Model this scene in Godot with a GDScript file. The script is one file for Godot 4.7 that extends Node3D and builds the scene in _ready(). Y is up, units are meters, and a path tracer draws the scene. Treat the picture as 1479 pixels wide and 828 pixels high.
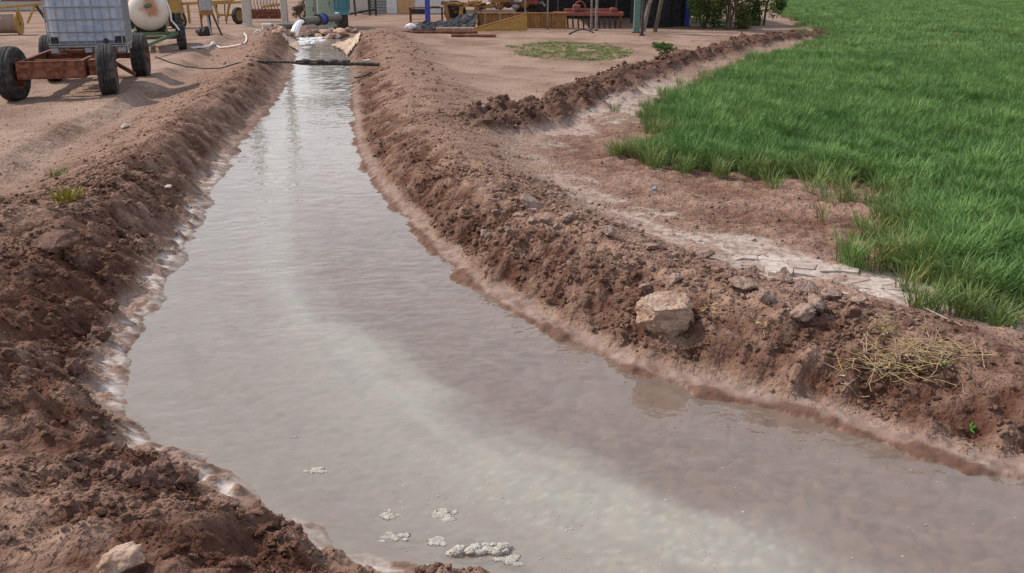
extends Node3D
# An earthen irrigation ditch with silty water, farm yard behind it and a wheat field beside it.
# x right, y up, -z away from the viewer; d below means distance along -z. Water surface is y = 0.

const EYE_HEIGHT := 2.1
const FOCAL := 1300.0          # in pixels of the 1479 x 828 photograph
const HORIZON := -45.0
var pitch := atan((414.0 - HORIZON) / FOCAL)
var rng := RandomNumberGenerator.new()
var M := {}
var taken := {}
var n_edge := FastNoiseLite.new()
var n_big := FastNoiseLite.new()
var n_mid := FastNoiseLite.new()
var n_lump := FastNoiseLite.new()
var n_crumb := FastNoiseLite.new()
var n_fine := FastNoiseLite.new()
var n_scale := FastNoiseLite.new()
var n_salt := FastNoiseLite.new()

# ------------------------------------------------------------------ pixels to places
func ray(px: float, py: float) -> Vector3:
	var u := (px - 739.5) / FOCAL
	var v := (py - 414.0) / FOCAL
	return Vector3(u, -v * cos(pitch) - sin(pitch), v * sin(pitch) - cos(pitch))
func P(px: float, py: float, h := 0.0) -> Vector3:      # where that sight line meets height h
	var r := ray(px, py)
	return Vector3(0, EYE_HEIGHT, 0) + r * ((h - EYE_HEIGHT) / r.y)
func PD(px: float, py: float, d: float) -> Vector3:     # where it meets distance d
	var r := ray(px, py)
	return Vector3(0, EYE_HEIGHT, 0) + r * (d / -r.z)
func line(pts: Array, h := 0.0) -> PackedVector2Array:
	var o := PackedVector2Array()
	for p in pts:
		var g := P(p[0], p[1], h)
		o.append(Vector2(g.x, -g.z))
	return o
func smooth(pts: PackedVector2Array, k := 5) -> PackedVector2Array:
	var o := PackedVector2Array()
	for i in pts.size() - 1:
		var a := pts[maxi(i - 1, 0)]
		var b := pts[i]
		var c := pts[i + 1]
		var e := pts[mini(i + 2, pts.size() - 1)]
		for j in k:
			o.append(b.cubic_interpolate(c, a, e, float(j) / k))
	o.append(pts[pts.size() - 1])
	return o
func along_line(p: Vector2, l: PackedVector2Array) -> Vector2:   # (signed distance, way along)
	var best := 1e9
	var o := Vector2.ZERO
	var gone := 0.0
	for i in l.size() - 1:
		var a := l[i]
		var ab := l[i + 1] - a
		var t := clampf((p - a).dot(ab) / ab.length_squared(), 0.0, 1.0)
		var dd := (p - a - ab * t).length_squared()
		if dd < best:
			best = dd
			o = Vector2(sqrt(dd) * (-1.0 if ab.cross(p - a) > 0.0 else 1.0), gone + t * ab.length())
		gone += ab.length()
	return o
func dist_line(p: Vector2, l: PackedVector2Array) -> float:   # signed, positive right of the direction of travel
	var best := 1e9
	var s := 1.0
	for i in l.size() - 1:
		var a := l[i]
		var ab := l[i + 1] - a
		var t := clampf((p - a).dot(ab) / ab.length_squared(), 0.0, 1.0)
		var q := p - a - ab * t
		var dd := q.length_squared()
		if dd < best:
			best = dd
			s = -1.0 if ab.cross(p - a) > 0.0 else 1.0
	return sqrt(best) * s

# ------------------------------------------------------------------ shape helpers
func nst() -> SurfaceTool:
	var st := SurfaceTool.new()
	st.begin(Mesh.PRIMITIVE_TRIANGLES)
	return st
func tri_out(st: SurfaceTool, a: Vector3, b: Vector3, c: Vector3, mid: Vector3) -> void:
	if (b - a).cross(c - a).dot((a + b + c) / 3.0 - mid) > 0.0:
		var t := b
		b = c
		c = t
	st.add_vertex(a); st.add_vertex(b); st.add_vertex(c)
func quad_out(st: SurfaceTool, a: Vector3, b: Vector3, c: Vector3, d: Vector3, mid: Vector3) -> void:
	tri_out(st, a, b, c, mid)
	tri_out(st, a, c, d, mid)
func bx(st: SurfaceTool, c: Vector3, size: Vector3, basis := Basis(), bev := 0.006) -> void:
	st.set_smooth_group(-1)
	var h := size * 0.5
	bev = minf(bev, minf(h.x, minf(h.y, h.z)) * 0.4)
	var pt := []
	for k in 8:
		var s := Vector3(1 if k & 1 else -1, 1 if k & 2 else -1, 1 if k & 4 else -1)
		var row := []
		for a in 3:
			var q := Vector3(s.x * (h.x - bev), s.y * (h.y - bev), s.z * (h.z - bev))
			q[a] = s[a] * h[a]
			row.append(c + basis * q)
		pt.append(row)
	for a in 3:
		var b1 := 1 << ((a + 1) % 3)
		var b2 := 1 << ((a + 2) % 3)
		for sg in 2:
			var base := (1 << a) if sg else 0
			quad_out(st, pt[base][a], pt[base | b1][a], pt[base | b1 | b2][a], pt[base | b2][a], c)
		var e1: int = (a + 1) % 3
		var e2: int = (a + 2) % 3
		for m in 4:
			var k0 := (b1 if m & 1 else 0) | (b2 if m & 2 else 0)
			var k1 := k0 | (1 << a)
			quad_out(st, pt[k0][e1], pt[k1][e1], pt[k1][e2], pt[k0][e2], c)
	for k in 8:
		tri_out(st, pt[k][0], pt[k][1], pt[k][2], c)
func beam(st: SurfaceTool, a: Vector3, b: Vector3, w: float, h: float, bev := 0.004) -> void:
	var dir := b - a
	var z := dir.normalized()
	var x := Vector3.UP.cross(z)
	x = Vector3.RIGHT if x.length() < 0.01 else x.normalized()
	var y := z.cross(x)
	bx(st, (a + b) * 0.5, Vector3(w, h, dir.length()), Basis(x, y, z), bev)
func tube(st: SurfaceTool, pts: Array, r0: float, n := 8, r1 := -1.0) -> void:
	if r1 < 0.0: r1 = r0
	st.set_smooth_group(0)
	var rings := []
	var up := Vector3.UP
	for i in pts.size():
		var t: Vector3 = (pts[mini(i + 1, pts.size() - 1)] - pts[maxi(i - 1, 0)]).normalized()
		if absf(t.dot(up)) > 0.95: up = Vector3.RIGHT if absf(t.x) < 0.9 else Vector3.FORWARD
		var x := up.cross(t).normalized()
		var y := t.cross(x)
		up = y
		var r := lerpf(r0, r1, float(i) / maxf(1.0, pts.size() - 1))
		var ring := []
		for k in n:
			var a := TAU * k / n
			ring.append(pts[i] + (x * cos(a) + y * sin(a)) * r)
		rings.append(ring)
	for i in pts.size() - 1:
		var mid: Vector3 = (pts[i] + pts[i + 1]) * 0.5
		for k in n:
			quad_out(st, rings[i][k], rings[i][(k + 1) % n], rings[i + 1][(k + 1) % n], rings[i + 1][k], mid)
	st.set_smooth_group(-1)
	for k in n - 2:
		tri_out(st, rings[0][0], rings[0][k + 1], rings[0][k + 2], pts[1])
		var last: int = pts.size() - 1
		tri_out(st, rings[last][0], rings[last][k + 1], rings[last][k + 2], pts[last - 1])
func lathe(st: SurfaceTool, prof: Array, T: Transform3D, n := 24) -> void:   # prof: [radius, y] upwards on the outside
	var grp := 1
	for i in prof.size() - 1:
		if i > 0:
			var a := Vector2(prof[i][0] - prof[i - 1][0], prof[i][1] - prof[i - 1][1])
			var b := Vector2(prof[i + 1][0] - prof[i][0], prof[i + 1][1] - prof[i][1])
			if absf(a.angle_to(b)) > 0.6: grp += 1
		st.set_smooth_group(grp)
		for k in n:
			var t0 := TAU * k / n
			var t1 := TAU * ((k + 1) % n) / n
			var q := []
			for w in [[i, t0], [i, t1], [i + 1, t1], [i + 1, t0]]:
				q.append(T * Vector3(prof[w[0]][0] * cos(w[1]), prof[w[0]][1], prof[w[0]][0] * sin(w[1])))
			for w in [[0, 1, 2], [0, 2, 3]]:
				if q[w[0]].is_equal_approx(q[w[1]]) or q[w[1]].is_equal_approx(q[w[2]]) or q[w[0]].is_equal_approx(q[w[2]]): continue
				for z in w: st.add_vertex(q[z])
func ico(sub: int) -> Array:   # [vertices, triangles]
	var t := (1.0 + sqrt(5.0)) / 2.0
	var v: Array = []
	for q in [[-1, t, 0], [1, t, 0], [-1, -t, 0], [1, -t, 0], [0, -1, t], [0, 1, t], [0, -1, -t], [0, 1, -t], [t, 0, -1], [t, 0, 1], [-t, 0, -1], [-t, 0, 1]]:
		v.append(Vector3(q[0], q[1], q[2]).normalized())
	var f: Array = [[0, 11, 5], [0, 5, 1], [0, 1, 7], [0, 7, 10], [0, 10, 11], [1, 5, 9], [5, 11, 4], [11, 10, 2], [10, 7, 6], [7, 1, 8], [3, 9, 4], [3, 4, 2], [3, 2, 6], [3, 6, 8], [3, 8, 9], [4, 9, 5], [2, 4, 11], [6, 2, 10], [8, 6, 7], [9, 8, 1]]
	for s in sub:
		var nf := []
		var cache := {}
		for tr in f:
			var m := []
			for k in 3:
				var a: int = mini(tr[k], tr[(k + 1) % 3])
				var b: int = maxi(tr[k], tr[(k + 1) % 3])
				var key := a * 100000 + b
				if not cache.has(key):
					cache[key] = v.size()
					v.append(((v[a] + v[b]) * 0.5).normalized())
				m.append(cache[key])
			nf.append([tr[0], m[0], m[2]]); nf.append([tr[1], m[1], m[0]]); nf.append([tr[2], m[2], m[1]]); nf.append([m[0], m[1], m[2]])
		f = nf
	return [v, f]
func rock(called_seed: int, sub: int, bump: float, cuts: int, squash := Vector3.ONE, depth := 0.6, fine := 0.0, faces := []) -> ArrayMesh:
	var r := RandomNumberGenerator.new()
	r.seed = called_seed
	var no := FastNoiseLite.new()
	no.seed = called_seed
	no.frequency = 1.1
	no.fractal_octaves = 4
	var g := ico(sub)
	var planes := []
	for k in cuts:
		planes.append([Vector3(r.randf_range(-1, 1), r.randf_range(-1, 1), r.randf_range(-1, 1)).normalized(), r.randf_range(depth, 0.92)])
	planes.append_array(faces)
	var v := []
	for p in g[0]:
		var q: Vector3 = p
		for pl in planes:
			var over: float = q.dot(pl[0]) - pl[1]
			if over > 0.0: q -= pl[0] * over
		q *= 1.0 + bump * no.get_noise_3dv(p * 1.4)
		if fine > 0.0: q *= 1.0 + fine * no.get_noise_3dv(p * 6.0)
		v.append(q * squash)
	var st := nst()
	st.set_smooth_group(0)
	for t in g[1]:
		tri_out(st, v[t[0]], v[t[1]], v[t[2]], Vector3.ZERO)
	st.generate_normals()
	return st.commit()
func blob_into(st: SurfaceTool, c: Vector3, rad: Vector3, seed_: int, sub := 2, bump := 0.25) -> void:
	var no := FastNoiseLite.new()
	no.seed = seed_
	no.frequency = 1.3
	var g := ico(sub)
	var v := []
	for p in g[0]:
		v.append(c + rad * p * (1.0 + bump * no.get_noise_3dv(p * 1.5)))
	st.set_smooth_group(0)
	for t in g[1]: tri_out(st, v[t[0]], v[t[1]], v[t[2]], c)

# ------------------------------------------------------------------ things and parts
func numbered(called: String) -> String:
	var k: int = taken.get(called, 0)
	taken[called] = k + 1
	return called if k == 0 else "%s_%03d" % [called, k]
func tag(o: Node, label: String, category: String, group := "", kind := "") -> void:
	o.set_meta("label", label)
	o.set_meta("category", category)
	if group: o.set_meta("group", group)
	if kind: o.set_meta("kind", kind)
func thing(called: String, label: String, category: String, at := Vector3.ZERO, turn := 0.0, group := "") -> Node3D:
	var o := Node3D.new()
	o.name = numbered(called)
	add_child(o)
	o.position = at
	o.rotation.y = turn
	tag(o, label, category, group)
	return o
func part(called: String, st: SurfaceTool, m: Material, parent: Node = self, label := "") -> MeshInstance3D:
	st.generate_normals()
	return show_mesh(called, st.commit(), m, parent, label)
func show_mesh(called: String, mesh: Mesh, m: Material, parent: Node = self, label := "") -> MeshInstance3D:
	var o := MeshInstance3D.new()
	o.mesh = mesh
	if m: o.material_override = m
	o.name = numbered(called) if parent == self else called
	parent.add_child(o, true)
	if label: o.set_meta("label", label)
	return o
func copies(called: String, mesh: Mesh, m: Material, xf: Array, cols: Array, parent: Node) -> MultiMeshInstance3D:
	var mm := MultiMesh.new()
	mm.transform_format = MultiMesh.TRANSFORM_3D
	mm.use_colors = cols.size() > 0
	mm.mesh = mesh
	mm.instance_count = xf.size()
	for i in xf.size():
		mm.set_instance_transform(i, xf[i])
		if cols.size() > 0: mm.set_instance_color(i, cols[i])
	var o := MultiMeshInstance3D.new()
	o.multimesh = mm
	o.material_override = m
	o.name = called
	o.set_meta("kind", "stuff")
	parent.add_child(o, true)
	return o

# ------------------------------------------------------------------ materials
func lin(r: float, g: float, b: float, a := 1.0) -> Color:
	return Color(r, g, b, a).linear_to_srgb()
func noise_image(size: int, freq: float, seed_: int, oct := 4, cell := false) -> Image:
	var n := FastNoiseLite.new()
	n.seed = seed_
	n.frequency = freq
	n.fractal_octaves = oct
	n.noise_type = FastNoiseLite.TYPE_CELLULAR if cell else FastNoiseLite.TYPE_SIMPLEX_SMOOTH
	if cell: n.cellular_return_type = FastNoiseLite.RETURN_DISTANCE
	return n.get_seamless_image(size, size)
func ramp_texture(img: Image, stops: Array) -> ImageTexture:   # stops: [at, linear colour]
	var lut := []
	for i in 256:
		var t := i / 255.0
		var c: Color = stops[stops.size() - 1][1]
		for k in stops.size() - 1:
			if t <= stops[k + 1][0]:
				c = stops[k][1].lerp(stops[k + 1][1], clampf((t - stops[k][0]) / maxf(1e-4, stops[k + 1][0] - stops[k][0]), 0, 1))
				break
		lut.append(c.linear_to_srgb())
	var w := img.get_width()
	var o := Image.create(w, w, false, Image.FORMAT_RGB8)
	for y in w:
		for x in w:
			o.set_pixel(x, y, lut[int(img.get_pixel(x, y).r * 255.0)])
	return ImageTexture.create_from_image(o)
func mat(called: String, tex: Texture2D, scale: float, rough := 0.9, metal := 0.0, bump: Texture2D = null, bump_cm := 0.2, world := true) -> StandardMaterial3D:
	var m := StandardMaterial3D.new()
	m.resource_name = called
	if tex: m.albedo_texture = tex
	m.roughness = rough
	m.metallic = metal
	m.uv1_triplanar = true
	m.uv1_world_triplanar = world
	m.uv1_scale = Vector3.ONE * scale
	if bump:
		m.heightmap_enabled = true
		m.heightmap_texture = bump
		m.heightmap_scale = bump_cm
	M[called] = m
	return m
func make_materials() -> void:
	var fine := noise_image(512, 0.02, 3, 5)
	var coarse := noise_image(256, 0.012, 9, 4)
	var grit := noise_image(512, 0.045, 21, 3, true)
	var bumps := noise_image(512, 0.03, 23, 5)
	for y in 512:
		for x in 512:
			var q := clampf(bumps.get_pixel(x, y).r * 0.6 + (1.0 - grit.get_pixel(x, y).r) * 0.55 - 0.1, 0.0, 1.0)
			bumps.set_pixel(x, y, Color(q, q, q))
	var crumb_tex := ImageTexture.create_from_image(bumps)
	var fine_tex := ImageTexture.create_from_image(fine)
	var grain := ramp_texture(fine, [[0.1, Color(0.50, 0.48, 0.46)], [0.5, Color(0.82, 0.82, 0.82)], [0.9, Color(1, 1, 1)]])
	var g := mat("soil", grain, 1.7, 0.97, 0.0, crumb_tex, 2.6)
	g.vertex_color_use_as_albedo = true
	g.metallic_specular = 0.25
	var wm := mat("wet_mud", grain, 1.1, 0.92, 0.0, crumb_tex, 0.9)
	wm.vertex_color_use_as_albedo = true
	wm.metallic_specular = 0.25
	var c := mat("clod", grain, 4.0, 0.97, 0.0, crumb_tex, 1.2)
	c.vertex_color_use_as_albedo = true
	c.metallic_specular = 0.2
	var duo := func(called, a, b, cc, scale, rough, metal, bump_cm = 0.15):
		return mat(called, ramp_texture(coarse, [[0.25, a], [0.5, b], [0.75, cc]]), scale, rough, metal, fine_tex, bump_cm)
	duo.call("rust", Color(0.10, 0.032, 0.018), Color(0.17, 0.055, 0.028), Color(0.24, 0.10, 0.06), 2.2, 0.85, 0.1, 0.3)
	duo.call("rust_red", Color(0.20, 0.045, 0.03), Color(0.27, 0.07, 0.05), Color(0.22, 0.09, 0.07), 2.0, 0.75, 0.0)
	duo.call("dark_iron", Color(0.025, 0.022, 0.02), Color(0.045, 0.038, 0.034), Color(0.09, 0.06, 0.045), 3.0, 0.7, 0.3)
	duo.call("rubber", Color(0.016, 0.016, 0.017), Color(0.028, 0.027, 0.027), Color(0.075, 0.062, 0.052), 2.4, 0.9, 0.0)
	duo.call("yellow", Color(0.30, 0.17, 0.035), Color(0.42, 0.25, 0.05), Color(0.30, 0.15, 0.05), 1.6, 0.65, 0.0)
	duo.call("ochre", Color(0.22, 0.10, 0.03), Color(0.33, 0.17, 0.045), Color(0.17, 0.08, 0.03), 1.9, 0.75, 0.0)
	duo.call("galvanized", Color(0.28, 0.29, 0.30), Color(0.38, 0.39, 0.40), Color(0.24, 0.24, 0.25), 4.0, 0.45, 0.5)
	duo.call("plastic", Color(0.30, 0.37, 0.50), Color(0.40, 0.45, 0.56), Color(0.47, 0.50, 0.57), 1.2, 0.5, 0.0, 0.05)
	duo.call("black_plastic", Color(0.012, 0.014, 0.017), Color(0.02, 0.022, 0.025), Color(0.04, 0.038, 0.036), 3.0, 0.6, 0.0)
	duo.call("green_paint", Color(0.05, 0.11, 0.06), Color(0.07, 0.15, 0.08), Color(0.10, 0.11, 0.06), 2.5, 0.6, 0.0)
	duo.call("pale_green", Color(0.24, 0.32, 0.25), Color(0.30, 0.37, 0.29), Color(0.33, 0.36, 0.29), 2.5, 0.55, 0.0)
	duo.call("teal", Color(0.04, 0.16, 0.20), Color(0.06, 0.21, 0.25), Color(0.09, 0.19, 0.20), 2.5, 0.5, 0.0)
	duo.call("post_green", Color(0.06, 0.15, 0.12), Color(0.09, 0.20, 0.16), Color(0.14, 0.17, 0.13), 2.5, 0.6, 0.0)
	duo.call("blue", Color(0.02, 0.04, 0.30), Color(0.03, 0.06, 0.40), Color(0.06, 0.08, 0.32), 2.0, 0.55, 0.0)
	duo.call("pipe_grey", Color(0.10, 0.10, 0.085), Color(0.15, 0.15, 0.13), Color(0.19, 0.16, 0.12), 2.2, 0.6, 0.1)
	duo.call("concrete", Color(0.42, 0.38, 0.33), Color(0.52, 0.48, 0.43), Color(0.46, 0.42, 0.36), 2.0, 0.95, 0.0)
	duo.call("white_plaster", Color(0.60, 0.59, 0.58), Color(0.70, 0.69, 0.67), Color(0.62, 0.58, 0.54), 0.9, 0.95, 0.0)
	duo.call("orange_plaster", Color(0.50, 0.27, 0.13), Color(0.60, 0.34, 0.17), Color(0.52, 0.33, 0.20), 0.9, 0.95, 0.0)
	duo.call("roller", Color(0.26, 0.25, 0.24), Color(0.33, 0.32, 0.31), Color(0.28, 0.25, 0.22), 0.9, 0.6, 0.2)
	duo.call("dark_cloth", Color(0.012, 0.013, 0.016), Color(0.022, 0.023, 0.027), Color(0.04, 0.037, 0.036), 1.5, 0.95, 0.0)
	duo.call("grey_wood", Color(0.15, 0.12, 0.10), Color(0.24, 0.20, 0.17), Color(0.32, 0.27, 0.23), 3.0, 0.95, 0.0, 0.4)
	duo.call("dark_wood", Color(0.035, 0.03, 0.028), Color(0.06, 0.052, 0.048), Color(0.10, 0.085, 0.075), 4.0, 0.9, 0.0, 0.4)
	duo.call("bark", Color(0.06, 0.045, 0.03), Color(0.11, 0.085, 0.06), Color(0.16, 0.13, 0.10), 4.0, 0.95, 0.0, 0.6)
	duo.call("white_plastic", Color(0.62, 0.62, 0.62), Color(0.72, 0.72, 0.72), Color(0.66, 0.62, 0.58), 3.0, 0.5, 0.0)
	duo.call("tarp", Color(0.40, 0.27, 0.18), Color(0.50, 0.36, 0.26), Color(0.58, 0.46, 0.36), 1.4, 0.8, 0.0, 0.5)
	duo.call("sheet_metal", Color(0.02, 0.021, 0.024), Color(0.035, 0.036, 0.04), Color(0.10, 0.10, 0.11), 1.3, 0.8, 0.0)
	M["sheet_metal"].metallic_specular = 0.15
	duo.call("stone", Color(0.27, 0.165, 0.115), Color(0.38, 0.255, 0.185), Color(0.46, 0.34, 0.26), 3.6, 0.95, 0.0, 1.2)
	duo.call("tan_stone", Color(0.34, 0.20, 0.12), Color(0.44, 0.28, 0.18), Color(0.50, 0.38, 0.29), 2.0, 0.95, 0.0, 1.0)
	duo.call("pale_clod", Color(0.22, 0.145, 0.112), Color(0.30, 0.205, 0.165), Color(0.37, 0.265, 0.22), 5.0, 0.97, 0.0, 1.2)
	duo.call("dark_clod", Color(0.11, 0.056, 0.040), Color(0.15, 0.080, 0.058), Color(0.21, 0.125, 0.095), 5.0, 0.97, 0.0, 1.2)
	duo.call("mud_plate", Color(0.34, 0.27, 0.235), Color(0.42, 0.345, 0.305), Color(0.47, 0.40, 0.36), 3.0, 0.97, 0.0, 0.25)
	duo.call("mud_plate_pink", Color(0.31, 0.23, 0.19), Color(0.39, 0.305, 0.26), Color(0.45, 0.37, 0.325), 2.3, 0.97, 0.0, 0.25)
	duo.call("mud_plate_pale", Color(0.36, 0.29, 0.25), Color(0.47, 0.40, 0.355), Color(0.52, 0.455, 0.41), 3.7, 0.97, 0.0, 0.25)
	duo.call("straw", Color(0.32, 0.22, 0.09), Color(0.46, 0.34, 0.15), Color(0.55, 0.44, 0.24), 6.0, 0.9, 0.0)
	duo.call("twig", Color(0.30, 0.21, 0.16), Color(0.40, 0.30, 0.24), Color(0.45, 0.36, 0.30), 6.0, 0.9, 0.0)
	duo.call("salt_chip", Color(0.46, 0.36, 0.28), Color(0.58, 0.47, 0.38), Color(0.65, 0.58, 0.50), 8.0, 0.95, 0.0)
	duo.call("foam", Color(0.42, 0.38, 0.33), Color(0.51, 0.475, 0.42), Color(0.58, 0.545, 0.49), 12.0, 0.8, 0.0, 0.6)
	duo.call("jet", Color(0.75, 0.76, 0.76), Color(0.82, 0.83, 0.83), Color(0.85, 0.85, 0.85), 3.0, 0.25, 0.0, 0.6)
	var leaf := func(called, rough, back):
		var m := StandardMaterial3D.new()
		m.resource_name = called
		m.vertex_color_use_as_albedo = true
		m.roughness = rough
		m.metallic_specular = 0.3
		m.cull_mode = BaseMaterial3D.CULL_DISABLED
		m.backlight_enabled = true
		m.backlight = Color(back, back, back)
		M[called] = m
	leaf.call("wheat_leaf", 0.55, 0.6)
	leaf.call("bush_leaf", 0.6, 0.5)
	# silty water: pale suspended silt in vertex colours
	var w := StandardMaterial3D.new()
	w.resource_name = "silty_water"
	w.transparency = BaseMaterial3D.TRANSPARENCY_ALPHA
	w.vertex_color_use_as_albedo = true
	w.albedo_color = Color(1, 1, 1, 0.5)      # half of the light is turned back by the silt
	w.uv1_triplanar = true
	w.uv1_world_triplanar = true
	w.uv1_scale = Vector3.ONE * 1.2
	w.roughness = 0.035
	w.heightmap_enabled = true
	w.heightmap_texture = ImageTexture.create_from_image(noise_image(512, 0.028, 37, 2))
	w.heightmap_scale = 0.09
	w.metallic_specular = 0.7
	M["water"] = w

# ------------------------------------------------------------------ the lie of the land
var left_edge: PackedVector2Array
var right_edge: PackedVector2Array
var ridge: PackedVector2Array
var mud_strip: PackedVector2Array
var plume: PackedVector2Array
var field: PackedVector2Array
const NX0 := -11.0
const ND0 := -2.0
const NS := 0.12
const NW := 184
const NH := 152
const FX0 := -48.0
const FD0 := 15.6
const FS := 0.4
const FW := 330
const FH := 270
var near_cache: Array[PackedFloat32Array] = []
var far_cache: Array[PackedFloat32Array] = []
var sl := 0.0
var sr := 0.0
var sk := 0.0
var sm := 0.0
var sf := 0.0

func trace_lines() -> void:
	var l := line([[432, 58], [427, 75], [415, 120], [385, 165], [350, 205], [325, 250], [300, 290], [283, 330], [248, 400], [213, 470], [188, 530], [183, 570], [198, 600], [225, 640], [280, 655], [330, 690], [380, 720], [440, 765], [500, 802], [540, 815], [625, 824]])
	l.append(Vector2(0.25, 2.62)); l.append(Vector2(1.6, 1.95)); l.append(Vector2(5.0, 0.6)); l.append(Vector2(12.0, -2.0))
	var far_l := PackedVector2Array([Vector2(-6.9, 31.0)])
	far_l.append_array(l)
	left_edge = smooth(far_l, 4)
	var r := PackedVector2Array([Vector2(-4.7, 31.0)])
	r.append_array(line([[500, 58], [505, 80], [507, 160], [512, 210], [535, 260], [575, 310], [640, 380], [700, 430], [790, 480], [880, 525], [950, 550], [1050, 580], [1150, 600], [1250, 635], [1350, 665], [1479, 700]]))
	r.append(Vector2(3.6, 2.8)); r.append(Vector2(7.0, 1.5)); r.append(Vector2(14.0, -1.0))
	right_edge = smooth(r, 4)
	ridge = smooth(line([[650, 178], [705, 172], [790, 150], [900, 108], [1000, 78], [1100, 54], [1178, 45]], 0.25), 4)
	mud_strip = smooth(line([[1020, 108], [900, 148], [830, 178], [770, 195], [745, 220], [790, 260], [850, 300], [905, 335], [1000, 352], [1120, 378], [1230, 400], [1340, 435], [1479, 462]], 0.1), 4)
	plume = smooth(line([[440, 80], [432, 130], [400, 210], [388, 280], [396, 360], [420, 430], [500, 505], [600, 580], [720, 655], [830, 705], [950, 755], [1100, 815], [1250, 870]]), 4)
	field = line([[1121, 0], [1118, 18], [1150, 36], [1186, 47], [1155, 64], [1100, 84], [1050, 104], [1005, 123], [985, 138], [950, 148], [925, 158], [918, 178], [962, 196], [915, 214], [908, 230], [960, 240], [1050, 250], [1150, 258], [1225, 268], [1262, 278], [1258, 310], [1282, 345], [1275, 385], [1335, 422], [1400, 452], [1479, 470]], 0.1)
	field.append(Vector2(9.0, 3.0)); field.append(Vector2(80.0, -6.0)); field.append(Vector2(80.0, 125.0)); field.append(Vector2(38.0, 125.0))

func field_dist(p: Vector2) -> float:   # positive inside the crop
	var best := 1e9
	for i in field.size():
		var a := field[i]
		var ab := field[(i + 1) % field.size()] - a
		var t := clampf((p - a).dot(ab) / ab.length_squared(), 0.0, 1.0)
		best = minf(best, (p - a - ab * t).length_squared())
	return sqrt(best) * (1.0 if Geometry2D.is_point_in_polygon(p, field) else -1.0)

func fill_caches() -> void:
	for k in 5:
		near_cache.append(PackedFloat32Array()); far_cache.append(PackedFloat32Array())
		near_cache[k].resize(NW * NH); far_cache[k].resize(FW * FH)
	for j in NH:
		for i in NW:
			var p := Vector2(NX0 + i * NS, ND0 + j * NS)
			var at := j * NW + i
			near_cache[0][at] = dist_line(p, left_edge)
			near_cache[1][at] = -dist_line(p, right_edge)
			near_cache[2][at] = absf(dist_line(p, ridge))
			near_cache[3][at] = absf(dist_line(p, mud_strip))
			near_cache[4][at] = field_dist(p)
	for j in FH:
		for i in FW:
			var p := Vector2(FX0 + i * FS, FD0 + j * FS)
			var at := j * FW + i
			var close := p.y < 34.0 and absf(p.x) < 16.0
			far_cache[0][at] = dist_line(p, left_edge) if close else 20.0
			far_cache[1][at] = -dist_line(p, right_edge) if close else 20.0
			far_cache[2][at] = absf(dist_line(p, ridge)) if p.y < 36.0 and p.x > -8.0 and p.x < 16.0 else 20.0
			far_cache[3][at] = absf(dist_line(p, mud_strip)) if close else 20.0
			far_cache[4][at] = field_dist(p)
	for j in FH:
		for i in FW:
			var p := Vector2(FX0 + i * FS, FD0 + j * FS)
			if not (p.y < 34.0 and absf(p.x) < 16.0):
				far_cache[0][j * FW + i] = 20.0 if p.x < -5.5 else -20.0
				far_cache[1][j * FW + i] = 20.0 if p.x >= -5.5 else -20.0

func sample(x: float, d: float) -> void:
	var c: Array[PackedFloat32Array]
	var u: float
	var v: float
	var w: int
	if d < 16.0 and d > ND0 and x > NX0 and x < NX0 + (NW - 1.01) * NS:
		c = near_cache; u = (x - NX0) / NS; v = (d - ND0) / NS; w = NW
		v = minf(v, NH - 1.01)
	else:
		c = far_cache; w = FW
		u = clampf((x - FX0) / FS, 0.0, FW - 1.01); v = clampf((d - FD0) / FS, 0.0, FH - 1.01)
	var i := int(u)
	var j := int(v)
	u -= i; v -= j
	var a := j * w + i
	var k00 := (1.0 - u) * (1.0 - v)
	var k10 := u * (1.0 - v)
	var k01 := (1.0 - u) * v
	var k11 := u * v
	sl = c[0][a] * k00 + c[0][a + 1] * k10 + c[0][a + w] * k01 + c[0][a + w + 1] * k11
	sr = c[1][a] * k00 + c[1][a + 1] * k10 + c[1][a + w] * k01 + c[1][a + w + 1] * k11
	sk = c[2][a] * k00 + c[2][a + 1] * k10 + c[2][a + w] * k01 + c[2][a + w + 1] * k11
	sm = c[3][a] * k00 + c[3][a + 1] * k10 + c[3][a + w] * k01 + c[3][a + w + 1] * k11
	sf = c[4][a] * k00 + c[4][a + 1] * k10 + c[4][a + w] * k01 + c[4][a + w + 1] * k11

var L_S := PackedFloat32Array([0.0, 0.03, 0.09, 0.16, 0.50, 0.66, 1.15, 1.75, 2.05, 2.35, 3.4])
var L_H := PackedFloat32Array([0.0, 0.014, 0.032, 0.055, 0.36, 0.41, 0.28, 0.09, 0.06, 0.20, 0.14])
var L_N := PackedFloat32Array([0.0, 0.03, 0.08, 0.14, 0.48, 0.70, 1.15, 1.75, 2.2, 2.8, 3.6])
var L_NH := PackedFloat32Array([0.0, 0.014, 0.032, 0.055, 0.30, 0.38, 0.42, 0.44, 0.45, 0.46, 0.46])
var R_S := PackedFloat32Array([0.0, 0.025, 0.09, 0.15, 0.40, 0.62, 0.90, 1.20, 1.65, 2.2, 3.0])
var R_H := PackedFloat32Array([0.0, 0.014, 0.030, 0.048, 0.20, 0.285, 0.315, 0.25, 0.11, 0.08, 0.08])
func prof(s: float, xs: PackedFloat32Array, hs: PackedFloat32Array) -> float:
	var n := xs.size()
	if s >= xs[n - 1]: return hs[n - 1]
	for i in n - 1:
		if s < xs[i + 1]:
			return lerpf(hs[i], hs[i + 1], (s - xs[i]) / (xs[i + 1] - xs[i]))
	return hs[n - 1]

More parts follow.
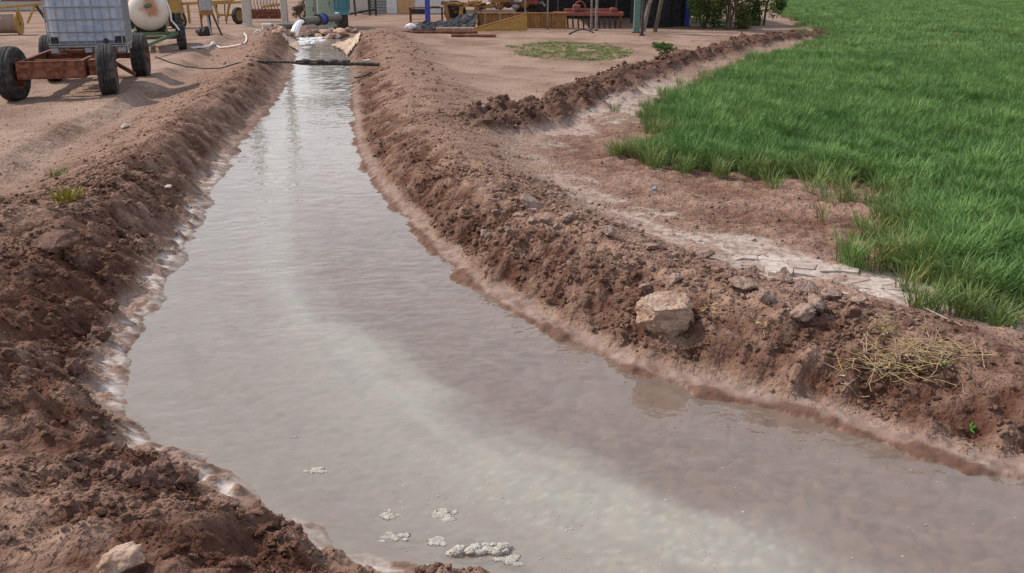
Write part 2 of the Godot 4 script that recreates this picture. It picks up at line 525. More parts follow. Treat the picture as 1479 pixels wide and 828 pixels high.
var out_col := Color()
var out_rough := 0.0
var out_mud := 0.0
func land(x: float, d: float, want_color := true, fine := true) -> float:   # height; out_col and out_rough on the side
	sample(x, d)
	var e := n_edge.get_noise_2d(x, d)
	var e2 := n_mid.get_noise_2d(x, d)
	var wob := e * 0.10 + e2 * 0.045
	var l := sl + wob * 0.8
	var r := sr + wob * 0.8
	var big := n_big.get_noise_2d(x, d)
	var h := 0.0
	var rough := 0.0
	var bank := 0.0       # 1 on the freshly dug banks
	var shelf := 0.0
	var dry := 0.0
	if l < 0.0 and r < 0.0:
		var dep := minf(-l, -r)
		h = -minf(dep * 0.30, 0.09)
		if fine:
			var sc := n_scale.get_noise_2d(x * 0.9 + e2 * 0.09, d * 0.8 + e * 0.16)
			h += sc * 0.045 * smoothstep(0.1, 0.5, dep)
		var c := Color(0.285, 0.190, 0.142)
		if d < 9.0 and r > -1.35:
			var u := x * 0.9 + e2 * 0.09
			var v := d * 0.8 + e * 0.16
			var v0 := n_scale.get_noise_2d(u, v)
			var broken := smoothstep(-0.22, 0.06, n_salt.get_noise_2d(x * 0.9 + 9.0, d * 0.9) + e * 0.3 + 0.05)     # stretches of ripple shade painted into the bed colour along the hollows
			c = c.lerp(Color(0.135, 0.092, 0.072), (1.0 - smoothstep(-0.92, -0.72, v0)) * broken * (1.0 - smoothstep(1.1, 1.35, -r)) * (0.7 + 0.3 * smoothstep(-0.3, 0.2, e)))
		out_rough = 0.0
		out_mud = 1.0
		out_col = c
		if d > 29.5: h = lerpf(h, 0.12, smoothstep(29.5, 30.2, d))
		return h
	if l >= 0.0 and (l < r or r < 0.0 or sl < sr):
		var near := 1.0 - smoothstep(4.2, 6.2, d + x * 0.5)
		h = lerpf(prof(l, L_S, L_H), prof(l, L_N, L_NH), near)
		bank = smoothstep(0.13, 0.26, l) * (1.0 - smoothstep(1.5 + near * 4.0, 2.2 + near * 4.0, l))
		shelf = 1.0 - smoothstep(0.10, 0.135, l + e2 * 0.10)
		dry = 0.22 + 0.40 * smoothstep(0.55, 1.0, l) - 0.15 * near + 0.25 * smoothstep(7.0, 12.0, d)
		rough = bank * (1.0 - 0.55 * smoothstep(0.7, 1.3, l) * (1.0 - near)) * lerpf(1.0, 0.42, smoothstep(8.0, 12.0, d))
	else:
		var wide := 1.0 + 0.35 * smoothstep(9.0, 13.0, d)
		var s := r / wide
		h = prof(s, R_S, R_H)
		h *= 1.0 - 0.25 * smoothstep(1.6, 3.0, x) * (1.0 - smoothstep(4.5, 6.0, d))
		bank = smoothstep(0.12, 0.20, r) * (1.0 - smoothstep(1.05, 1.75, s + e * 0.3))
		var flat_end := smoothstep(1.7, 2.6, x + e * 0.4) * smoothstep(0.5, 0.8, r) * (1.0 - smoothstep(5.0, 6.0, d))
		shelf = 1.0 - smoothstep(0.120, 0.145, r + e2 * 0.07)
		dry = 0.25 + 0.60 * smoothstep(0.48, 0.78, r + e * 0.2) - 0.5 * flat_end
		rough = bank * (1.0 - 0.85 * flat_end) * lerpf(1.0, 0.5, smoothstep(8.0, 12.0, d))
	# open ground beyond the banks
	var open := 1.0 - bank
	var yard := Color(0.445, 0.315, 0.248).lerp(Color(0.285, 0.183, 0.135), clampf(0.42 + big * 0.9 + e * 0.45 + e2 * 0.35, 0, 1))
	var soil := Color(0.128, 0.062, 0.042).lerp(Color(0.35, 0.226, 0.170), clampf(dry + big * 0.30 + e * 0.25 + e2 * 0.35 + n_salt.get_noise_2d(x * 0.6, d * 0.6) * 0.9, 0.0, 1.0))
	var rr := maxf(sk - 0.02 - e * 0.25, 0.0)
	var ridge_k := 1.0 - smoothstep(0.08, 0.72, rr)
	var strip := 0.0
	var red := 0.0
	if r > 0.4 and sr > sl:
		# reddish tilled soil beside the crop
		red = smoothstep(0.0, 0.4, 1.7 + sf + e * 0.5) * (1.0 - smoothstep(13.0, 16.0, d)) if sf < 0.0 else 1.0
		if x > -0.3 and d < 9.5 and x < 3.4: red = maxf(red, smoothstep(-0.3, 0.3, x + e * 0.3))
		strip = (1.0 - smoothstep(0.05, 0.48, sm - 0.14 * smoothstep(0.8, 1.6, x) + e * 0.45 + e2 * 0.24 + n_fine.get_noise_2d(x, d) * 0.12)) * (1.0 - smoothstep(16.0, 19.0, d))
	var c := yard
	c = c.lerp(Color(0.205, 0.112, 0.080).lerp(Color(0.38, 0.25, 0.195), clampf(0.4 + big * 0.4 + e * 0.7 + e2 * 0.6, 0, 1)), red * open)
	c = c.lerp(Color(0.43, 0.325, 0.272).lerp(Color(0.47, 0.385, 0.335), smoothstep(0.7, 1.5, x)).lerp(Color(0.31, 0.20, 0.155), clampf(0.30 + e2 * 1.1 + big * 0.5 + e * 0.4 - 0.3 * smoothstep(0.6, 1.4, x), 0, 1)), strip * open)
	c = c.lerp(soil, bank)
	if ridge_k > 0.0:
		h += ridge_k * (0.17 + 0.08 * e + e2 * 0.025) * (1.0 - bank)
		c = c.lerp(Color(0.10, 0.05, 0.036).lerp(Color(0.21, 0.125, 0.095), clampf(0.5 + e2 * 1.2, 0, 1)), smoothstep(0.2, 0.6, ridge_k) * (1.0 - bank * 0.5))
		rough = maxf(rough, ridge_k)
	if shelf > 0.0:
		var salt := 0.0
		if sl > sr:
			salt = smoothstep(-0.20, 0.22, n_salt.get_noise_2d(x, d) + e * 0.35 + 0.05) * (1.0 - smoothstep(9.0, 13.0, d))
		else:
			salt = 0.12 + 0.15 * e2
		var wet := Color(0.25, 0.155, 0.122).lerp(Color(0.33, 0.23, 0.188), clampf(0.5 + e2 * 0.5, 0, 1))
		c = c.lerp(wet.lerp(Color(0.60, 0.535, 0.49), clampf(salt, 0, 1)), shelf)
		rough *= 1.0 - shelf
		var lip := l if sl > sr else r
		var wet_w := maxf(0.0, 0.030 + 0.10 * e + 0.05 * e2)
		c = c.lerp(Color(0.145, 0.075, 0.052), (1.0 - smoothstep(wet_w, wet_w + 0.025, lip)) * (0.45 if sl > sr else 0.85))
		var step_k := smoothstep(0.05, 0.30, e * 0.8 + e2 * 0.5)
		h += (0.004 if sl > sr else 0.010) * step_k * smoothstep(0.004, 0.03, lip) * shelf
	# relief
	if fine:
		var lump := n_lump.get_noise_2d(x, d)          # -1 in cell middles
		var crumb := n_crumb.get_noise_2d(x, d)
		var f := n_fine.get_noise_2d(x, d)
		h += rough * (big * 0.05 + e * 0.055 + e2 * 0.030 - lump * 0.016 - crumb * 0.010 + f * 0.008)
		h += (1.0 - rough) * open * (1.0 - shelf) * (big * 0.035 + e * 0.016 + e2 * 0.010 + f * 0.004 - crumb * 0.003 + red * (1.0 - strip) * (e * 0.02 + e2 * 0.014))
		h += shelf * smoothstep(0.0, 0.06, maxf(l, r)) * (e2 * 0.002 + f * 0.002)
	# wheel tracks along the wagon yard and on the right of the ditch
	if sl > 2.4 and sl > sr and d < 30.0:
		h += 0.02 * sin(sl * 4.2 + big * 3.0) * smoothstep(2.6, 3.4, sl) * (1.0 - smoothstep(6.0, 8.0, sl))
	if d > 29.5: h = lerpf(h, 0.12 + big * 0.02, smoothstep(29.5, 30.2, d))
	# hollow dug beside the near bank
	if d < 4.6 and x < -1.4:
		var q := Vector2((x + 2.12) / 0.55, (d - 3.12) / 0.42).length()
		h -= 0.13 * (1.0 - smoothstep(0.4, 1.1, q))
		rough *= smoothstep(0.5, 1.0, q)
	out_rough = rough
	out_mud = maxf(shelf, strip * open if x > 0.4 else 0.0)
	out_col = c
	return h

func build_ground() -> void:
	var verts := PackedVector3Array()
	var norms := PackedVector3Array()
	var cols := PackedColorArray()
	var idx := []
	var mud_idx := []
	var muddy := PackedFloat32Array()
	# [x0, x1, d0, d1, step]
	var tiles := [[-3.6, 4.2, 2.2, 8.0, 0.017], [-9.0, 9.0, 8.0, 16.0, 0.036], [-24.0, 24.0, 16.0, 34.0, 0.10], [-48.0, 80.0, 34.0, 122.0, 0.8],
		[-24.0, -3.6, -2.0, 8.0, 0.12], [4.2, 24.0, -2.0, 8.0, 0.12], [-3.6, 4.2, -2.0, 2.2, 0.06], [-24.0, -9.0, 8.0, 16.0, 0.12], [9.0, 24.0, 8.0, 16.0, 0.15], [24.0, 80.0, -6.0, 34.0, 0.9], [-48.0, -24.0, -6.0, 34.0, 0.9], [-24.0, 24.0, -6.0, -2.0, 0.5]]
	for t in tiles:
		var nx := int(round((t[1] - t[0]) / t[4])) + 1
		var nd := int(round((t[3] - t[2]) / t[4])) + 1
		var sx: float = (t[1] - t[0]) / (nx - 1)
		var sd: float = (t[3] - t[2]) / (nd - 1)
		var hh := PackedFloat32Array()
		hh.resize(nx * nd)
		var first := verts.size()
		verts.resize(first + nx * nd); norms.resize(first + nx * nd); cols.resize(first + nx * nd); muddy.resize(first + nx * nd)
		for j in nd:
			var d: float = t[2] + j * sd
			for i in nx:
				var x: float = t[0] + i * sx
				var h := land(x, d, true, true)
				hh[j * nx + i] = h
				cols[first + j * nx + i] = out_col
				muddy[first + j * nx + i] = out_mud
				verts[first + j * nx + i] = Vector3(x, h, -d)
		for j in nd:
			for i in nx:
				var gx := (hh[j * nx + mini(i + 1, nx - 1)] - hh[j * nx + maxi(i - 1, 0)]) / (sx * (mini(i + 1, nx - 1) - maxi(i - 1, 0)))
				var gd := (hh[mini(j + 1, nd - 1) * nx + i] - hh[maxi(j - 1, 0) * nx + i]) / (sd * (mini(j + 1, nd - 1) - maxi(j - 1, 0)))
				norms[first + j * nx + i] = Vector3(-gx, 1.0, gd).normalized()
		for j in nd - 1:
			for i in nx - 1:
				var a := first + j * nx + i
				var into := mud_idx if muddy[a] > 0.5 and muddy[a + nx + 1] > 0.5 else idx
				into.append(a); into.append(a + nx); into.append(a + nx + 1)
				into.append(a); into.append(a + nx + 1); into.append(a + 1)
		# skirt, so that no gap opens where two spacings meet
		var rim := []
		for i in nx: rim.append(i)
		for j in range(1, nd): rim.append(j * nx + nx - 1)
		for i in range(nx - 2, -1, -1): rim.append((nd - 1) * nx + i)
		for j in range(nd - 2, -1, -1): rim.append(j * nx)
		var low := verts.size()
		for q in rim:
			verts.append(verts[first + q] - Vector3(0, 0.12, 0)); norms.append(norms[first + q]); cols.append(cols[first + q]); muddy.append(0.0)
		for q in rim.size() - 1:
			idx.append(first + rim[q]); idx.append(low + q); idx.append(low + q + 1)
			idx.append(first + rim[q]); idx.append(low + q + 1); idx.append(first + rim[q + 1])
	var arr := []
	arr.resize(Mesh.ARRAY_MAX)
	arr[Mesh.ARRAY_VERTEX] = verts
	arr[Mesh.ARRAY_NORMAL] = norms
	arr[Mesh.ARRAY_COLOR] = cols
	arr[Mesh.ARRAY_INDEX] = PackedInt32Array(idx)
	var mesh := ArrayMesh.new()
	mesh.add_surface_from_arrays(Mesh.PRIMITIVE_TRIANGLES, arr)
	# smooth wet mud of the shelves and the bed is a surface of its own
	var where := {}
	var mv := PackedVector3Array()
	var mn := PackedVector3Array()
	var mc := PackedColorArray()
	var mi := PackedInt32Array()
	for q in mud_idx:
		if not where.has(q):
			where[q] = mv.size()
			mv.append(verts[q]); mn.append(norms[q]); mc.append(cols[q])
		mi.append(where[q])
	arr[Mesh.ARRAY_VERTEX] = mv
	arr[Mesh.ARRAY_NORMAL] = mn
	arr[Mesh.ARRAY_COLOR] = mc
	arr[Mesh.ARRAY_INDEX] = mi
	mesh.add_surface_from_arrays(Mesh.PRIMITIVE_TRIANGLES, arr)
	mesh.surface_set_material(0, M.soil)
	mesh.surface_set_material(1, M.wet_mud)
	ground = show_mesh("ground", mesh, null)
	ground.set_meta("kind", "structure")
	ground.set_meta("label", "reddish brown bare earth with dug banks, yard and tilled margin")
var ground: MeshInstance3D

func build_water() -> void:
	var w1 := FastNoiseLite.new(); w1.seed = 71; w1.frequency = 2.2; w1.fractal_octaves = 3
	var w2 := FastNoiseLite.new(); w2.seed = 72; w2.frequency = 7.0; w2.fractal_octaves = 2
	var cl := FastNoiseLite.new(); cl.seed = 73; cl.frequency = 1.3; cl.fractal_octaves = 4
	var sp := FastNoiseLite.new(); sp.seed = 74; sp.frequency = 22.0; sp.fractal_octaves = 2
	var verts := PackedVector3Array()
	var norms := PackedVector3Array()
	var cols := PackedColorArray()
	var idx := PackedInt32Array()
	for t in [[-2.9, 5.0, 1.2, 7.0, 0.026], [-5.2, 0.8, 7.0, 16.0, 0.05], [-8.5, -2.0, 16.0, 29.9, 0.09]]:
		var nx := int((t[1] - t[0]) / t[4]) + 1
		var nd := int(ceil((t[3] - t[2]) / t[4])) + 1
		var sd: float = (t[3] - t[2]) / (nd - 1)
		var at := PackedInt32Array()
		at.resize(nx * nd)
		at.fill(-1)
		for j in nd:
			var d: float = t[2] + j * sd
			for i in nx:
				var x: float = t[0] + i * t[4]
				sample(x, d)
				var wob := (n_edge.get_noise_2d(x, d) * 0.10 + n_mid.get_noise_2d(x, d) * 0.045) * 0.8
				if sl + wob > 0.02 + t[4] or sr + wob > 0.02 + t[4]: continue
				at[j * nx + i] = verts.size()
				var amp := 0.0016 * (0.45 + 0.55 * smoothstep(-0.2, 0.5, cl.get_noise_2d(x * 0.5, d * 0.5) + 0.2))
				amp *= 1.0 + 0.15 * smoothstep(9.0, 20.0, d)
				var stretch := 1.6
				var ee := 0.012
				var f := func(a, b): return w1.get_noise_2d(a, b * stretch) * 2.6 + w2.get_noise_2d(a * 0.8, b * stretch) * 0.9
				var h0: float = f.call(x, d)
				var gx: float = (f.call(x + ee, d) - h0) / ee * amp
				var gd: float = (f.call(x, d + ee) - h0) / ee * amp
				verts.append(Vector3(x, h0 * amp, -d))
				norms.append(Vector3(-gx, 1.0, gd).normalized())
				var sa := along_line(Vector2(x, d), plume)      # x: positive on the yard side, y: way along
				var cloud := cl.get_noise_2d(x, d)
				var streak := cl.get_noise_2d(sa.x * 3.2 + 30.0, sa.y * 0.55)
				var s: float = sa.x + cloud * 0.10 + streak * 0.10
				var wide_l := 0.15 + 0.33 * smoothstep(6.0, 3.0, d)
				var milky := exp(-pow(s / wide_l, 2.0)) if s > 0.0 else exp(-pow(s / (0.10 + 0.016 * d), 2.0))
				milky = clampf(milky * (0.85 + 0.9 * streak + 0.4 * cloud), 0.0, 1.0) * (0.34 + 0.30 * smoothstep(8.0, 3.5, d))
				var speck := smoothstep(0.18, 0.55, sp.get_noise_2d(x, d)) * smoothstep(4.1, 3.1, d) * clampf(milky * 1.4, 0, 1)
				# silt has settled in the slack water beyond the plume, so that the bed shows
				var slack := smoothstep(-0.05, 0.35, -s + streak * 0.15) * smoothstep(13.5, 17.5, sa.y)
				var c := Color(0.375, 0.342, 0.298).lerp(Color(0.265, 0.202, 0.165), slack)
				c = c.lerp(Color(0.33, 0.275, 0.232), clampf(streak * 1.2, 0, 0.5))
				c = c.lerp(Color(0.60, 0.615, 0.515), milky)
				c = c.lerp(Color(0.66, 0.67, 0.58), speck * 0.75)
				cols.append(c)
		for j in nd - 1:
			for i in nx - 1:
				var a := at[j * nx + i]
				var b := at[j * nx + i + 1]
				var c := at[(j + 1) * nx + i]
				var e := at[(j + 1) * nx + i + 1]
				if a < 0 or b < 0 or c < 0 or e < 0: continue
				idx.append(a); idx.append(c); idx.append(e)
				idx.append(a); idx.append(e); idx.append(b)
	var arr := []
	arr.resize(Mesh.ARRAY_MAX)
	arr[Mesh.ARRAY_VERTEX] = verts
	arr[Mesh.ARRAY_NORMAL] = norms
	arr[Mesh.ARRAY_COLOR] = cols
	arr[Mesh.ARRAY_INDEX] = idx
	var mesh := ArrayMesh.new()
	mesh.add_surface_from_arrays(Mesh.PRIMITIVE_TRIANGLES, arr)
	var o := show_mesh("water", mesh, M.water)
	o.set_meta("kind", "structure")
	o.set_meta("label", "milky silt-laden water flowing in the earthen irrigation ditch")

# ------------------------------------------------------------------ soil clods
func build_clods() -> void:
	var variants := []
	for k in 6: variants.append(rock(100 + k, 2, 0.55, 8, Vector3(1.0, 0.7, 0.85), 0.42, 0.16))
	var xf := [[], [], [], [], [], []]
	var cc := [[], [], [], [], [], []]
	var bigs := []
	var clump := FastNoiseLite.new(); clump.seed = 5; clump.frequency = 1.6; clump.fractal_octaves = 2
	# [x0, x1, d0, d1, tries, smallest, largest]
	for a in [[-3.6, 4.0, 2.3, 5.0, 100000, 0.0035, 0.026], [-4.4, 4.0, 5.0, 8.5, 80000, 0.0045, 0.030], [-7.5, 3.5, 8.5, 16.0, 60000, 0.006, 0.024], [-8.0, 11.0, 16.0, 34.0, 40000, 0.010, 0.045], [-1.5, 11.0, 10.0, 31.0, 90000, 0.012, 0.060]]:
		for k in a[4]:
			var x := rng.randf_range(a[0], a[1])
			var d := rng.randf_range(a[2], a[3])
			var size: float = a[5] * pow(a[6] / a[5], pow(rng.randf(), 4.0))
			var pick := rng.randf()
			if a[4] == 90000:
				sample(x, d)
				if sk > 0.6: continue
			var h := land(x, d)
			var want := out_rough * ((0.45 if size < 0.009 else 0.15) + 1.1 * smoothstep(-0.25, 0.45, clump.get_noise_2d(x, d)))
			if size < 0.02: want = maxf(want, 0.05 if sf < 0.0 and sl < 20.0 and (sl > 0.15 or sr > 0.25) else 0.0)
			if pick > want: continue
			var t := rng.randf()
			var c := out_col.lerp(Color(0.31, 0.205, 0.16) if t > 0.8 else out_col, 0.3) * rng.randf_range(0.85, 1.2)
			c.a = 1.0
			var b := Basis.from_euler(Vector3(rng.randf_range(-0.6, 0.6), rng.randf() * TAU, rng.randf_range(-0.6, 0.6))).scaled(Vector3.ONE * size)
			var T := Transform3D(b, Vector3(x, h + size * 0.28, -d))
			var v := rng.randi() % 6
			xf[v].append(T); cc[v].append(c)
	var root := Node3D.new()
	root.name = "loose_soil_clods"
	add_child(root)
	tag(root, "crumbly brown soil clods scattered over the dug banks", "soil", "", "stuff")
	for v in 6:
		copies("clods", variants[v], M.clod, xf[v], cc[v], root)
	# larger ones, each a thing of its own
	var spots := [
		["left", -3.3, -0.3, 2.6, 4.6, 62, 0.020, 0.044, "rounded brown soil clod on the loose near bank below the salt crust", "clods on the near bank"],
		["left", -4.2, -2.2, 4.6, 9.0, 50, 0.022, 0.05, "lumpy brown soil clod on the bank between ditch and wagon yard", "clods on the wagon side bank"],
		["right", -1.2, 3.4, 3.6, 7.6, 95, 0.022, 0.056, "grey brown soil clod on the bank between ditch and wheat", "clods on the wheat side bank"],
		["ridge", -1.5, 10.5, 10.5, 30.0, 60, 0.04, 0.085, "dark reddish clod on the freshly dug ridge along the wheat", "clods on the dug ridge"]]
	for s in spots:
		var made := 0
		var tries := 0
		while made < s[5] and tries < 6000:
			tries += 1
			var x := rng.randf_range(s[1], s[2])
			var d := rng.randf_range(s[3], s[4])
			var h := land(x, d)
			if out_rough < 0.55: continue
			if s[0] == "left" and sl < 0.22: continue
			if s[0] == "right" and sr < 0.25: continue
			if s[0] == "ridge" and sk > 0.55: continue
			var size: float = s[6] * pow(s[7] / s[6], pow(rng.randf(), 2.0))
			var pale: bool = s[0] == "right" and sr > 0.5 and rng.randf() < 0.75
			var o := show_mesh("soil_clod", variants[rng.randi() % 6], M.pale_clod if pale else M.dark_clod)
			o.transform = Transform3D(Basis.from_euler(Vector3(rng.randf_range(-0.5, 0.5), rng.randf() * TAU, rng.randf_range(-0.5, 0.5))).scaled(Vector3(1, rng.randf_range(0.6, 1.0), rng.randf_range(0.7, 1.1)) * size), Vector3(x, h + size * 0.22, -d))
			tag(o, s[8], "soil clod", s[9])
			made += 1

func hit(px: float, py: float) -> Vector3:      # where that sight line meets the ground
	var r := ray(px, py)
	var t := 2.4
	while t < 70.0:
		var q := Vector3(0, EYE_HEIGHT, 0) + r * t
		var g := land(q.x, -q.z)
		if q.y <= g:
			q.y = g
			return q
		t += maxf(0.01, (q.y - g) * 0.5)
	return P(px, py, 0.1)
func lay(called: String, mesh: Mesh, m: Material, px: float, py: float, guess: float, size: Vector3, turn: Vector3, label: String, category: String, sink := 0.25, group := "") -> MeshInstance3D:
	var p := hit(px, py)
	var o := show_mesh(called, mesh, m)
	o.transform = Transform3D(Basis.from_euler(turn) * Basis.from_scale(size), p + Vector3(0, size.y * (1.0 - 2.0 * sink), 0))
	tag(o, label, category, group)
	return o

func build_stones() -> void:
	var big := rock(41, 5, 0.16, 0, Vector3.ONE, 0.50, 0.05, [[Vector3(-0.1, 1, 0.12).normalized(), 0.52], [Vector3(-1, 0.1, 0.3).normalized(), 0.74], [Vector3(1, 0.25, 0.1).normalized(), 0.72], [Vector3(0.05, 0.15, 1).normalized(), 0.60], [Vector3(0.6, 0.8, 0.3).normalized(), 0.72], [Vector3(-0.65, -0.5, 0.6).normalized(), 0.72], [Vector3(0.7, -0.2, 0.8).normalized(), 0.75]])
	lay("stone", big, M.stone, 963, 472, 0.3, Vector3(0.185, 0.145, 0.15), Vector3(0.1, 0.12, -0.08), "large tan angular stone on the bank slope", "stone", 0.24)
	lay("stone", rock(43, 3, 0.3, 7, Vector3.ONE, 0.5, 0.04), M.stone, 183, 822, 0.4, Vector3(0.075, 0.045, 0.06), Vector3(0, 0.5, 0), "small pale brown stone lying in the loose near bank soil", "stone", 0.2)
	lay("earth_slab", rock(45, 3, 0.35, 8, Vector3.ONE, 0.45, 0.05), M.dark_clod, 78, 362, 0.4, Vector3(0.15, 0.075, 0.12), Vector3(0.25, 0.3, 0.15), "broken grey earth slab tilted on the wagon side crest", "earth slab", 0.2)
	lay("earth_slab", rock(46, 3, 0.3, 8, Vector3.ONE, 0.45, 0.05), M.pale_clod, 770, 300, 0.35, Vector3(0.13, 0.05, 0.12), Vector3(0.5, 0.4, -0.4), "flat pale earth slab leaning on the middle of the bank crest", "earth slab", 0.15)
	lay("earth_slab", rock(47, 3, 0.3, 8, Vector3.ONE, 0.45, 0.05), M.pale_clod, 703, 342, 0.3, Vector3(0.05, 0.035, 0.055), Vector3(0.5, 0.2, 0.3), "small pointed pale earth piece on the dark bank slope", "earth slab", 0.1)
	var crest := [[1165, 425, 0.085, 0.04], [1178, 445, 0.10, 0.045], [1130, 408, 0.08, 0.06], [1072, 418, 0.085, 0.04], [1200, 432, 0.06, 0.035], [1160, 462, 0.08, 0.05], [1105, 438, 0.07, 0.04], [1240, 440, 0.05, 0.03], [1020, 372, 0.07, 0.035], [1085, 395, 0.06, 0.03], [880, 340, 0.07, 0.035], [940, 362, 0.07, 0.03], [820, 318, 0.06, 0.035], [860, 690, 0.0, 0.0]]
	for k in crest.size() - 1:
		var c: Array = crest[k]
		lay("earth_slab", rock(60 + k, 3, 0.35, 9, Vector3.ONE, 0.42, 0.05), M.pale_clod, c[0], c[1], 0.35, Vector3(c[2], c[3], c[2] * 0.85), Vector3(rng.randf_range(-0.2, 0.5), rng.randf() * TAU, rng.randf_range(-0.4, 0.4)), "flat crumbling pale earth slab heaped on the wheat side crest", "earth slab", 0.12, "earth slabs on the wheat side crest")
	var dark := [[105, 540, 0.06], [160, 447, 0.05], [145, 490, 0.06], [235, 690, 0.055], [262, 700, 0.065], [170, 690, 0.05], [200, 700, 0.055], [228, 705, 0.04], [115, 385, 0.06]]
	for k in dark.size():
		lay("earth_lump", rock(80 + k, 3, 0.5, 5, Vector3(1, 0.8, 0.9), 0.6, 0.12), M.dark_clod, dark[k][0], dark[k][1], 0.35, Vector3.ONE * dark[k][2], Vector3(0, rng.randf() * 6.0, 0), "big round dark earth lump on the wagon side bank", "earth lump", 0.3, "dark earth lumps")
	lay("salt_chip", rock(91, 2, 0.3, 6, Vector3.ONE, 0.5), M.salt_chip, 241, 272, 0.35, Vector3(0.045, 0.014, 0.03), Vector3(0.3, 0.4, 0.1), "small pale yellow chip on the wagon side crest", "chip", 0.2)
	lay("salt_chip", rock(92, 2, 0.3, 6, Vector3.ONE, 0.5), M.salt_chip, 181, 185, 0.3, Vector3(0.055, 0.035, 0.04), Vector3(0.1, 0.9, 0.1), "small white chip on the outer foot of the wagon side bank", "chip", 0.2)
	lay("bottle_cap", cap_mesh(), M.blue_cap, 945, 274, 0.1, Vector3(0.022, 0.014, 0.022), Vector3(0.4, 0, 0.2), "tiny pale blue bottle cap on the red soil", "bottle cap", 0.3)

func cap_mesh() -> ArrayMesh:
	var st := nst()
	lathe(st, [[0.0, -1.0], [0.95, -1.0], [1.0, -0.8], [1.0, 0.7], [0.85, 1.0], [0.0, 1.0]], Transform3D.IDENTITY, 18)
	st.generate_normals()
	return st.commit()

# ------------------------------------------------------------------ cracked mud
func build_mud_plates() -> void:
	var sites := []
	var g := 0.15
	for j in 60:
		for i in 70:
			var p := Vector2(-0.2 + i * g + rng.randf_range(-0.065, 0.065), 4.6 + j * g + rng.randf_range(-0.065, 0.065))
			sites.append(p)
	var W := 70
	var made := 0
	for s in sites.size():
		var p: Vector2 = sites[s]
		land(p.x, p.y)
		if sm > 0.36 or sf > -0.12 or sr < 0.9 or p.x < 1.2 or p.x > 3.3 or p.y > 7.4: continue
		if rng.randf() < smoothstep(0.05, 0.36, sm) * 0.8 + 0.05: continue
		if made >= 260: break
		var poly := PackedVector2Array([p + Vector2(-0.3, -0.3), p + Vector2(0.3, -0.3), p + Vector2(0.3, 0.3), p + Vector2(-0.3, 0.3)])
		for dj in range(-2, 3):
			for di in range(-2, 3):
				var q := s + dj * W + di
				if q == s or q < 0 or q >= sites.size(): continue
				var mid: Vector2 = (p + sites[q]) * 0.5
				var nrm: Vector2 = (sites[q] - p).normalized()
				var cut := PackedVector2Array()
				for k in poly.size():
					var a := poly[k]
					var b := poly[(k + 1) % poly.size()]
					var da := (a - mid).dot(nrm)
					var db := (b - mid).dot(nrm)
					if da <= 0.0: cut.append(a)
					if (da < 0.0) != (db < 0.0): cut.append(a.lerp(b, da / (da - db)))
				poly = cut
				if poly.size() < 3: break
			if poly.size() < 3: break
		if poly.size() < 3: continue
		var shr := Geometry2D.offset_polygon(poly, -0.0032, Geometry2D.JOIN_ROUND)
		if shr.is_empty(): continue
		poly = shr[0]
		var top := land(p.x, p.y, true, false) + 0.016
		var st := nst()
		st.set_smooth_group(-1)
		var c3 := Vector3(p.x, top - 0.006, -p.y)
		var inner := []
		var rim := []
		var foot := []
		for k in poly.size():
			var v := poly[k]
			var hh := land(v.x, v.y, true, false) + 0.014 + rng.randf_range(-0.004, 0.007)
			rim.append(Vector3(v.x, hh, -v.y))
			inner.append(Vector3(lerpf(v.x, p.x, 0.2), hh + 0.001, -lerpf(v.y, p.y, 0.2)))
			foot.append(Vector3(v.x, hh - 0.07, -v.y))
		var deep := c3 - Vector3(0, 0.2, 0)
		for k in poly.size():
			var k2 := (k + 1) % poly.size()
			tri_out(st, c3, inner[k], inner[k2], deep)
			quad_out(st, inner[k], inner[k2], rim[k2], rim[k], deep)
			quad_out(st, rim[k], rim[k2], foot[k2], foot[k], c3 - Vector3(0, 0.02, 0))
		part("mud_plate", st, [M.mud_plate, M.mud_plate_pink, M.mud_plate_pale][rng.randi() % 3], ground)
		made += 1

# ------------------------------------------------------------------ wheat and weeds
func tuft(seed_: int, blades: int, spread: float, tall: float, wide: float, segs := 4, lean := 0.55) -> ArrayMesh:
	var r := RandomNumberGenerator.new()
	r.seed = seed_
	var st := nst()
	st.set_smooth_group(0)
	for b in blades:
		var a := r.randf() * TAU
		var root := Vector3(cos(a), 0, sin(a)) * spread * sqrt(r.randf())
		var out_a := a + r.randf_range(-0.9, 0.9)
		var out := Vector3(cos(out_a), 0, sin(out_a))
		var len := tall * r.randf_range(0.6, 1.1)
		var bend := lean * r.randf_range(0.3, 1.5)
		var side := Vector3(-sin(out_a), 0, cos(out_a)).rotated(out, r.randf_range(-0.4, 0.4))
		var twist := r.randf_range(-0.8, 0.8)
		var tone := r.randf_range(0.72, 1.2)
		var yel := r.randf_range(0.0, 0.25)
		var prev_l := Vector3.ZERO
		var prev_r := Vector3.ZERO
		var pos := root
		var ang := r.randf_range(0.02, 0.22)
		for k in segs + 1:
			var t := float(k) / segs
			var w := wide * (0.55 + 0.9 * t) * (1.0 - pow(t, 2.5)) + 0.0004
			var sd := side.rotated(Vector3.UP, twist * t)
			var pl := pos - sd * w * 0.5
			var pr := pos + sd * w * 0.5
			var col := Color(1.0 + yel, 1.0, 1.0) * tone
			if k > 0:
				st.set_color(col)
				st.add_vertex(prev_l); st.add_vertex(prev_r); st.add_vertex(pr)
				st.add_vertex(prev_l); st.add_vertex(pr); st.add_vertex(pl)
			prev_l = pl
			prev_r = pr
			ang += bend * (0.35 + 1.3 * t) / segs * 1.6
			pos += (Vector3.UP * cos(ang) + out * sin(ang)) * len / segs
	st.generate_normals()
	return st.commit()

